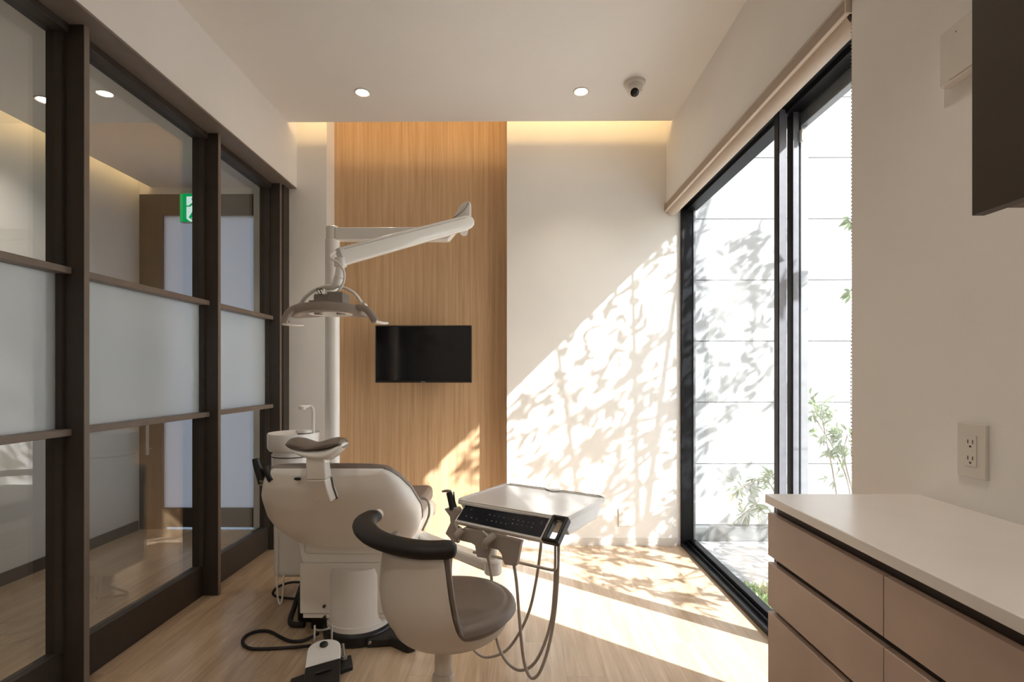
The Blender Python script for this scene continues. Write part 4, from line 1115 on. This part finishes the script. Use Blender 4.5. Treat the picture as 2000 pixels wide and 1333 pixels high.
# ------------------------------------------------------------------ courtyard
YX = 3.86
ZJ = [CAMZ + (HORIZ - yy_) / F * YX for yy_ in (1025, 906, 786, 667, 548, 429, 310, 192)]
stp = (ZJ[-1] - ZJ[1]) / 6.0
ex_w = struct(obj('wall_courtyard', MB().box(1.199, 6.2, YX + 0.014, YX + 0.12, -0.10, ZJ[-1] + stp * 2.5), M['kerb'], smooth=0), 'white panelled courtyard wall')
zs = ZJ + [ZJ[-1] + stp, ZJ[-1] + 2 * stp, ZJ[-1] + 2.5 * stp]
for z0, z1 in zip(zs, zs[1:]):
    for x0, x1 in ((1.199, 3.2), (3.2, 6.2)):
        obj('siding_panel', MB().box(x0 + 0.002, x1 - 0.002, YX, YX + 0.016, z0 + 0.0022, z1 - 0.0022), M['siding'], ex_w, bevel=0.002)
obj('kerb_strip', MB().box(1.199, 6.2, YX - 0.05, YX + 0.014, -0.09, ZJ[0] - 0.002), M['kerb'], ex_w, bevel=0.006)
struct(obj('ground', MB().box(XO, 14.0, -8.0, YX + 0.1, -0.30, -0.09), M['paving'], smooth=0), 'pale paved courtyard ground')

def leaf(bm_, p, d, up_, ln, wd, fold=0.25):
    """pointed leaf from p along d"""
    d = d.normalized(); s = d.cross(up_)
    if s.length < 1e-4: s = d.orthogonal()
    s.normalize(); nn = s.cross(d)
    v = [bm_.v(p), bm_.v(p + d * ln * 0.35 + s * wd * 0.5 + nn * wd * fold), bm_.v(p + d * ln * 0.7 + s * wd * 0.38 + nn * wd * fold * 0.6), bm_.v(p + d * ln - nn * ln * 0.08),
         bm_.v(p + d * ln * 0.7 - s * wd * 0.38 + nn * wd * fold * 0.6), bm_.v(p + d * ln * 0.35 - s * wd * 0.5 + nn * wd * fold), bm_.v(p + d * ln * 0.5)]
    bm_.face([v[0], v[1], v[6]]); bm_.face([v[1], v[2], v[6]]); bm_.face([v[2], v[3], v[6]]); bm_.face([v[3], v[4], v[6]]); bm_.face([v[4], v[5], v[6]]); bm_.face([v[5], v[0], v[6]])

rt = random.Random(11)
def rvec(r_): 
    while True:
        v = Vector((r_.uniform(-1, 1), r_.uniform(-1, 1), r_.uniform(-1, 1)))
        if 0.05 < v.length < 1: return v.normalized()
PERP = Vector((1, 1.33, 0)).normalized(); ALONG = Vector((-0.8, 0.6, 0))
T0 = Vector((2.32, 2.40, 0))
tree = empty('courtyard_tree', (2.25, 2.35, -0.09), 'tall multi-stem leafy tree outside the window casting dappled shade', 'tree')
fol, tw = MB(), MB()
stems = []
for (bp, tpz) in (((-0.20, 0.0), (-0.55, 5.0)), ((-0.12, 0.10), (0.35, 5.3)), ((-0.05, -0.1), (-0.10, 4.6)), ((0.05, 0.05), (0.75, 4.2))):
    b_ = T0 + PERP * bp[0] + ALONG * bp[1]; t_ = T0 + PERP * tpz[0] + ALONG * rt.uniform(-0.2, 0.2)
    pts = [Vector((b_.x, b_.y, -0.09)), b_.lerp(t_, 0.15) + Vector((0, 0, 1.2)), b_.lerp(t_, 0.5) + Vector((0, 0, tpz[1] * 0.6)), Vector((t_.x, t_.y, tpz[1]))]
    stems.append(pts)
    obj('stem', MB().tube(pts, 0.026, 8, 6, taper=lambda t: 1.0 - 0.75 * t), M['bark'], tree)
NT = 520
for i in range(NT):
    p_ = rt.uniform(-1, 1)
    p_ = p_ * 0.98
    rr_ = rt.uniform(3.35, 4.8) if i % 4 == 0 else rt.uniform(4.3, 8.2)
    a_ = rt.uniform(-0.40, 0.40)
    c = T0 + PERP * p_ + ALONG * a_
    z = rr_ - 1.31 * c.y
    if z < 0.30: continue
    if p_ < -0.55 and 4.4 < rr_ < 5.8 and rt.random() < 0.75: continue
    # crown narrows at the top and stays off the open patch near the wall
    if p_ > 0.55 and rr_ > 7.3: continue
    if rr_ < 4.3 and p_ < -0.80: continue
    c.z = z
    # twig with leaves
    d = (rvec(rt) + Vector((0, 0, -0.25))).normalized()
    ln = rt.uniform(0.18, 0.36)
    base = c - d * ln * 0.5
    tw.tube([base, base + d * ln * 0.5 + rvec(rt) * 0.02, base + d * ln], 0.0022, 4, 0)
    for k in range(rt.randint(7, 13)):
        f_ = rt.random()
        q_ = base + d * ln * f_
        dd_ = (d * 0.5 + rvec(rt) + Vector((0, 0, -0.3))).normalized()
        leaf(fol, q_, dd_, rvec(rt), rt.uniform(0.06, 0.105), rt.uniform(0.026, 0.044))
    if i % 6 == 0:
        s_ = rt.choice(stems); sp_ = catmull(s_, 8)
        cand = [pnt for pnt in sp_ if pnt.z < z - 0.05 and pnt.z > z - 0.9]
        if cand:
            b_ = cand[-1]
            tw.tube([b_, b_.lerp(base, 0.5) + Vector((0, 0, -0.05)), base], 0.006, 5, 3, taper=lambda t: 1 - 0.6 * t)
obj('foliage', fol, M['leaf'], tree, smooth=0)['kind'] = 'stuff'
obj('twigs', tw, M['bark'], tree)['kind'] = 'stuff'
# two low sprigs that show at the edge of the window
for (px, py, Y, k_) in ((1662, 432, 2.5, 0), (1664, 570, 2.5, 1)):
    p_ = at(px, py, Y)
    br = MB().tube([T0 + Vector((-0.1, 0.0, p_.z - 0.3)), Vector((1.95, 2.45, p_.z + 0.02)), p_], 0.006, 6, 4, taper=lambda t: 1 - 0.6 * t)
    bo_ = obj('branch', br, M['bark'], tree)
    lf = MB()
    for (dx_, dz_, ln) in ((-1, -0.55, 0.060), (-0.75, -0.95, 0.062), (-0.9, -0.15, 0.05), (-0.35, -1.0, 0.055), (0.3, 0.3, 0.05), (-0.5, 0.25, 0.035), (0.2, -0.9, 0.05)):
        leaf(lf, p_ + Vector((rt.uniform(-0.01, 0.0), 0, rt.uniform(-0.01, 0.01))), Vector((dx_, rt.uniform(-0.4, 0.2), dz_)), Vector((0, -1, 0.3)), ln, 0.020)
    obj('leaf_spray', lf, M['leaf_pale'], bo_, smooth=0)

# shrubs in the bed
def shrub(name, label, stems_, leafm, ln, wd, per, spread=0.9, group=None, drop=0.2, seed=1, extra=None):
    r_ = random.Random(seed)
    t = empty(name, tuple(stems_[0][0]), label, 'shrub', group)
    lf = MB()
    lf2 = MB()
    for s_ in stems_:
        obj('stem', MB().tube(s_, 0.0055, 6, 5, taper=lambda q_: 1 - 0.6 * q_), M['stem'], t)
        sp_ = catmull([Vector(p) for p in s_], 10)
        m0 = int(len(sp_) * 0.45)
        for k in range(per):
            f_ = r_.random() ** 0.7
            p_ = sp_[m0 + int((len(sp_) - 1 - m0) * f_)]
            out = (rvec(r_) + Vector((0, 0, 0.2))).normalized()
            rach = r_.uniform(0.03, 0.13) * spread
            q0 = p_ + out * rach
            lf.tube([p_, q0], 0.0008, 3, 0)
            for kk in range(r_.randint(3, 5)):
                d_ = (out + rvec(r_) * 0.8 + Vector((0, 0, -drop))).normalized()
                leaf(lf if r_.random() > (extra or 0) else lf2, p_ + out * rach * r_.uniform(0.5, 1.0), d_, rvec(r_), ln * r_.uniform(0.7, 1.2), wd * r_.uniform(0.7, 1.2))
    obj('foliage', lf, M[leafm], t, smooth=0)['kind'] = 'stuff'
    if len(lf2.bm.verts):
        obj('young_leaves', lf2, M['leaf_yellow'], t, smooth=0)['kind'] = 'stuff'
    return t
def st_(*pts): return [at(x, y, Y) for x, y, Y in pts]
g0 = Vector((1.92, 2.95, -0.09))
shrub('nandina_shrub', 'slender upright shrub with fine leaves behind the near window pane',
      [[g0, Vector((1.86, 2.95, 0.3)), at(1628, 930, 2.95), at(1612, 850, 2.95), at(1600, 790, 2.95)],
       [g0 + Vector((0.05, 0.03, 0)), Vector((1.95, 2.98, 0.3)), at(1655, 940, 2.98), at(1630, 880, 2.98), at(1600, 830, 2.98), at(1585, 800, 2.98)],
       [g0 + Vector((0.03, -0.03, 0)), Vector((1.95, 2.92, 0.3)), at(1650, 900, 2.92), at(1655, 850, 2.92)]],
      'leaf_pale', 0.055, 0.014, 26, 0.9, seed=4)
g1 = Vector((1.66, 3.12, -0.09))
shrub('feathery_shrub', 'low feathery shrub with yellow tips beside the counter end',
      [[g1, Vector((1.64, 3.12, 0.2)), at(1512, 960, 3.12), at(1490, 938, 3.12), at(1462, 945, 3.12), at(1440, 958, 3.12)],
       [g1 + Vector((0.0, 0.03, 0)), Vector((1.66, 3.14, 0.2)), at(1520, 950, 3.14), at(1505, 930, 3.14)],
       [g1 + Vector((0, -0.04, 0)), Vector((1.62, 3.08, 0.1)), at(1505, 1000, 3.08), at(1475, 990, 3.08), at(1448, 1010, 3.08)]],
      'leaf_pale', 0.060, 0.009, 26, 0.6, drop=0.5, seed=8, extra=0.07)
gc = MB()
r_ = random.Random(21)
for i in range(1100):
    a_, b_ = r_.random(), r_.random()
    x = 1.29 + 0.30 * a_; y = 2.35 + 0.62 * b_
    if (x - 1.27) > 0.10 + 0.24 * b_ + 0.1: continue
    p_ = Vector((x, y, -0.09))
    hgt = r_.uniform(0.015, 0.045)
    leaf(gc, p_ + Vector((0, 0, hgt * 0.4)), (rvec(r_) * 0.7 + Vector((0, 0, 1))).normalized(), rvec(r_), hgt, 0.014)
tag(obj('ground_cover', gc, M['grass'], smooth=0), 'low green ground cover along the window sill outside', 'ground cover', kind='stuff')
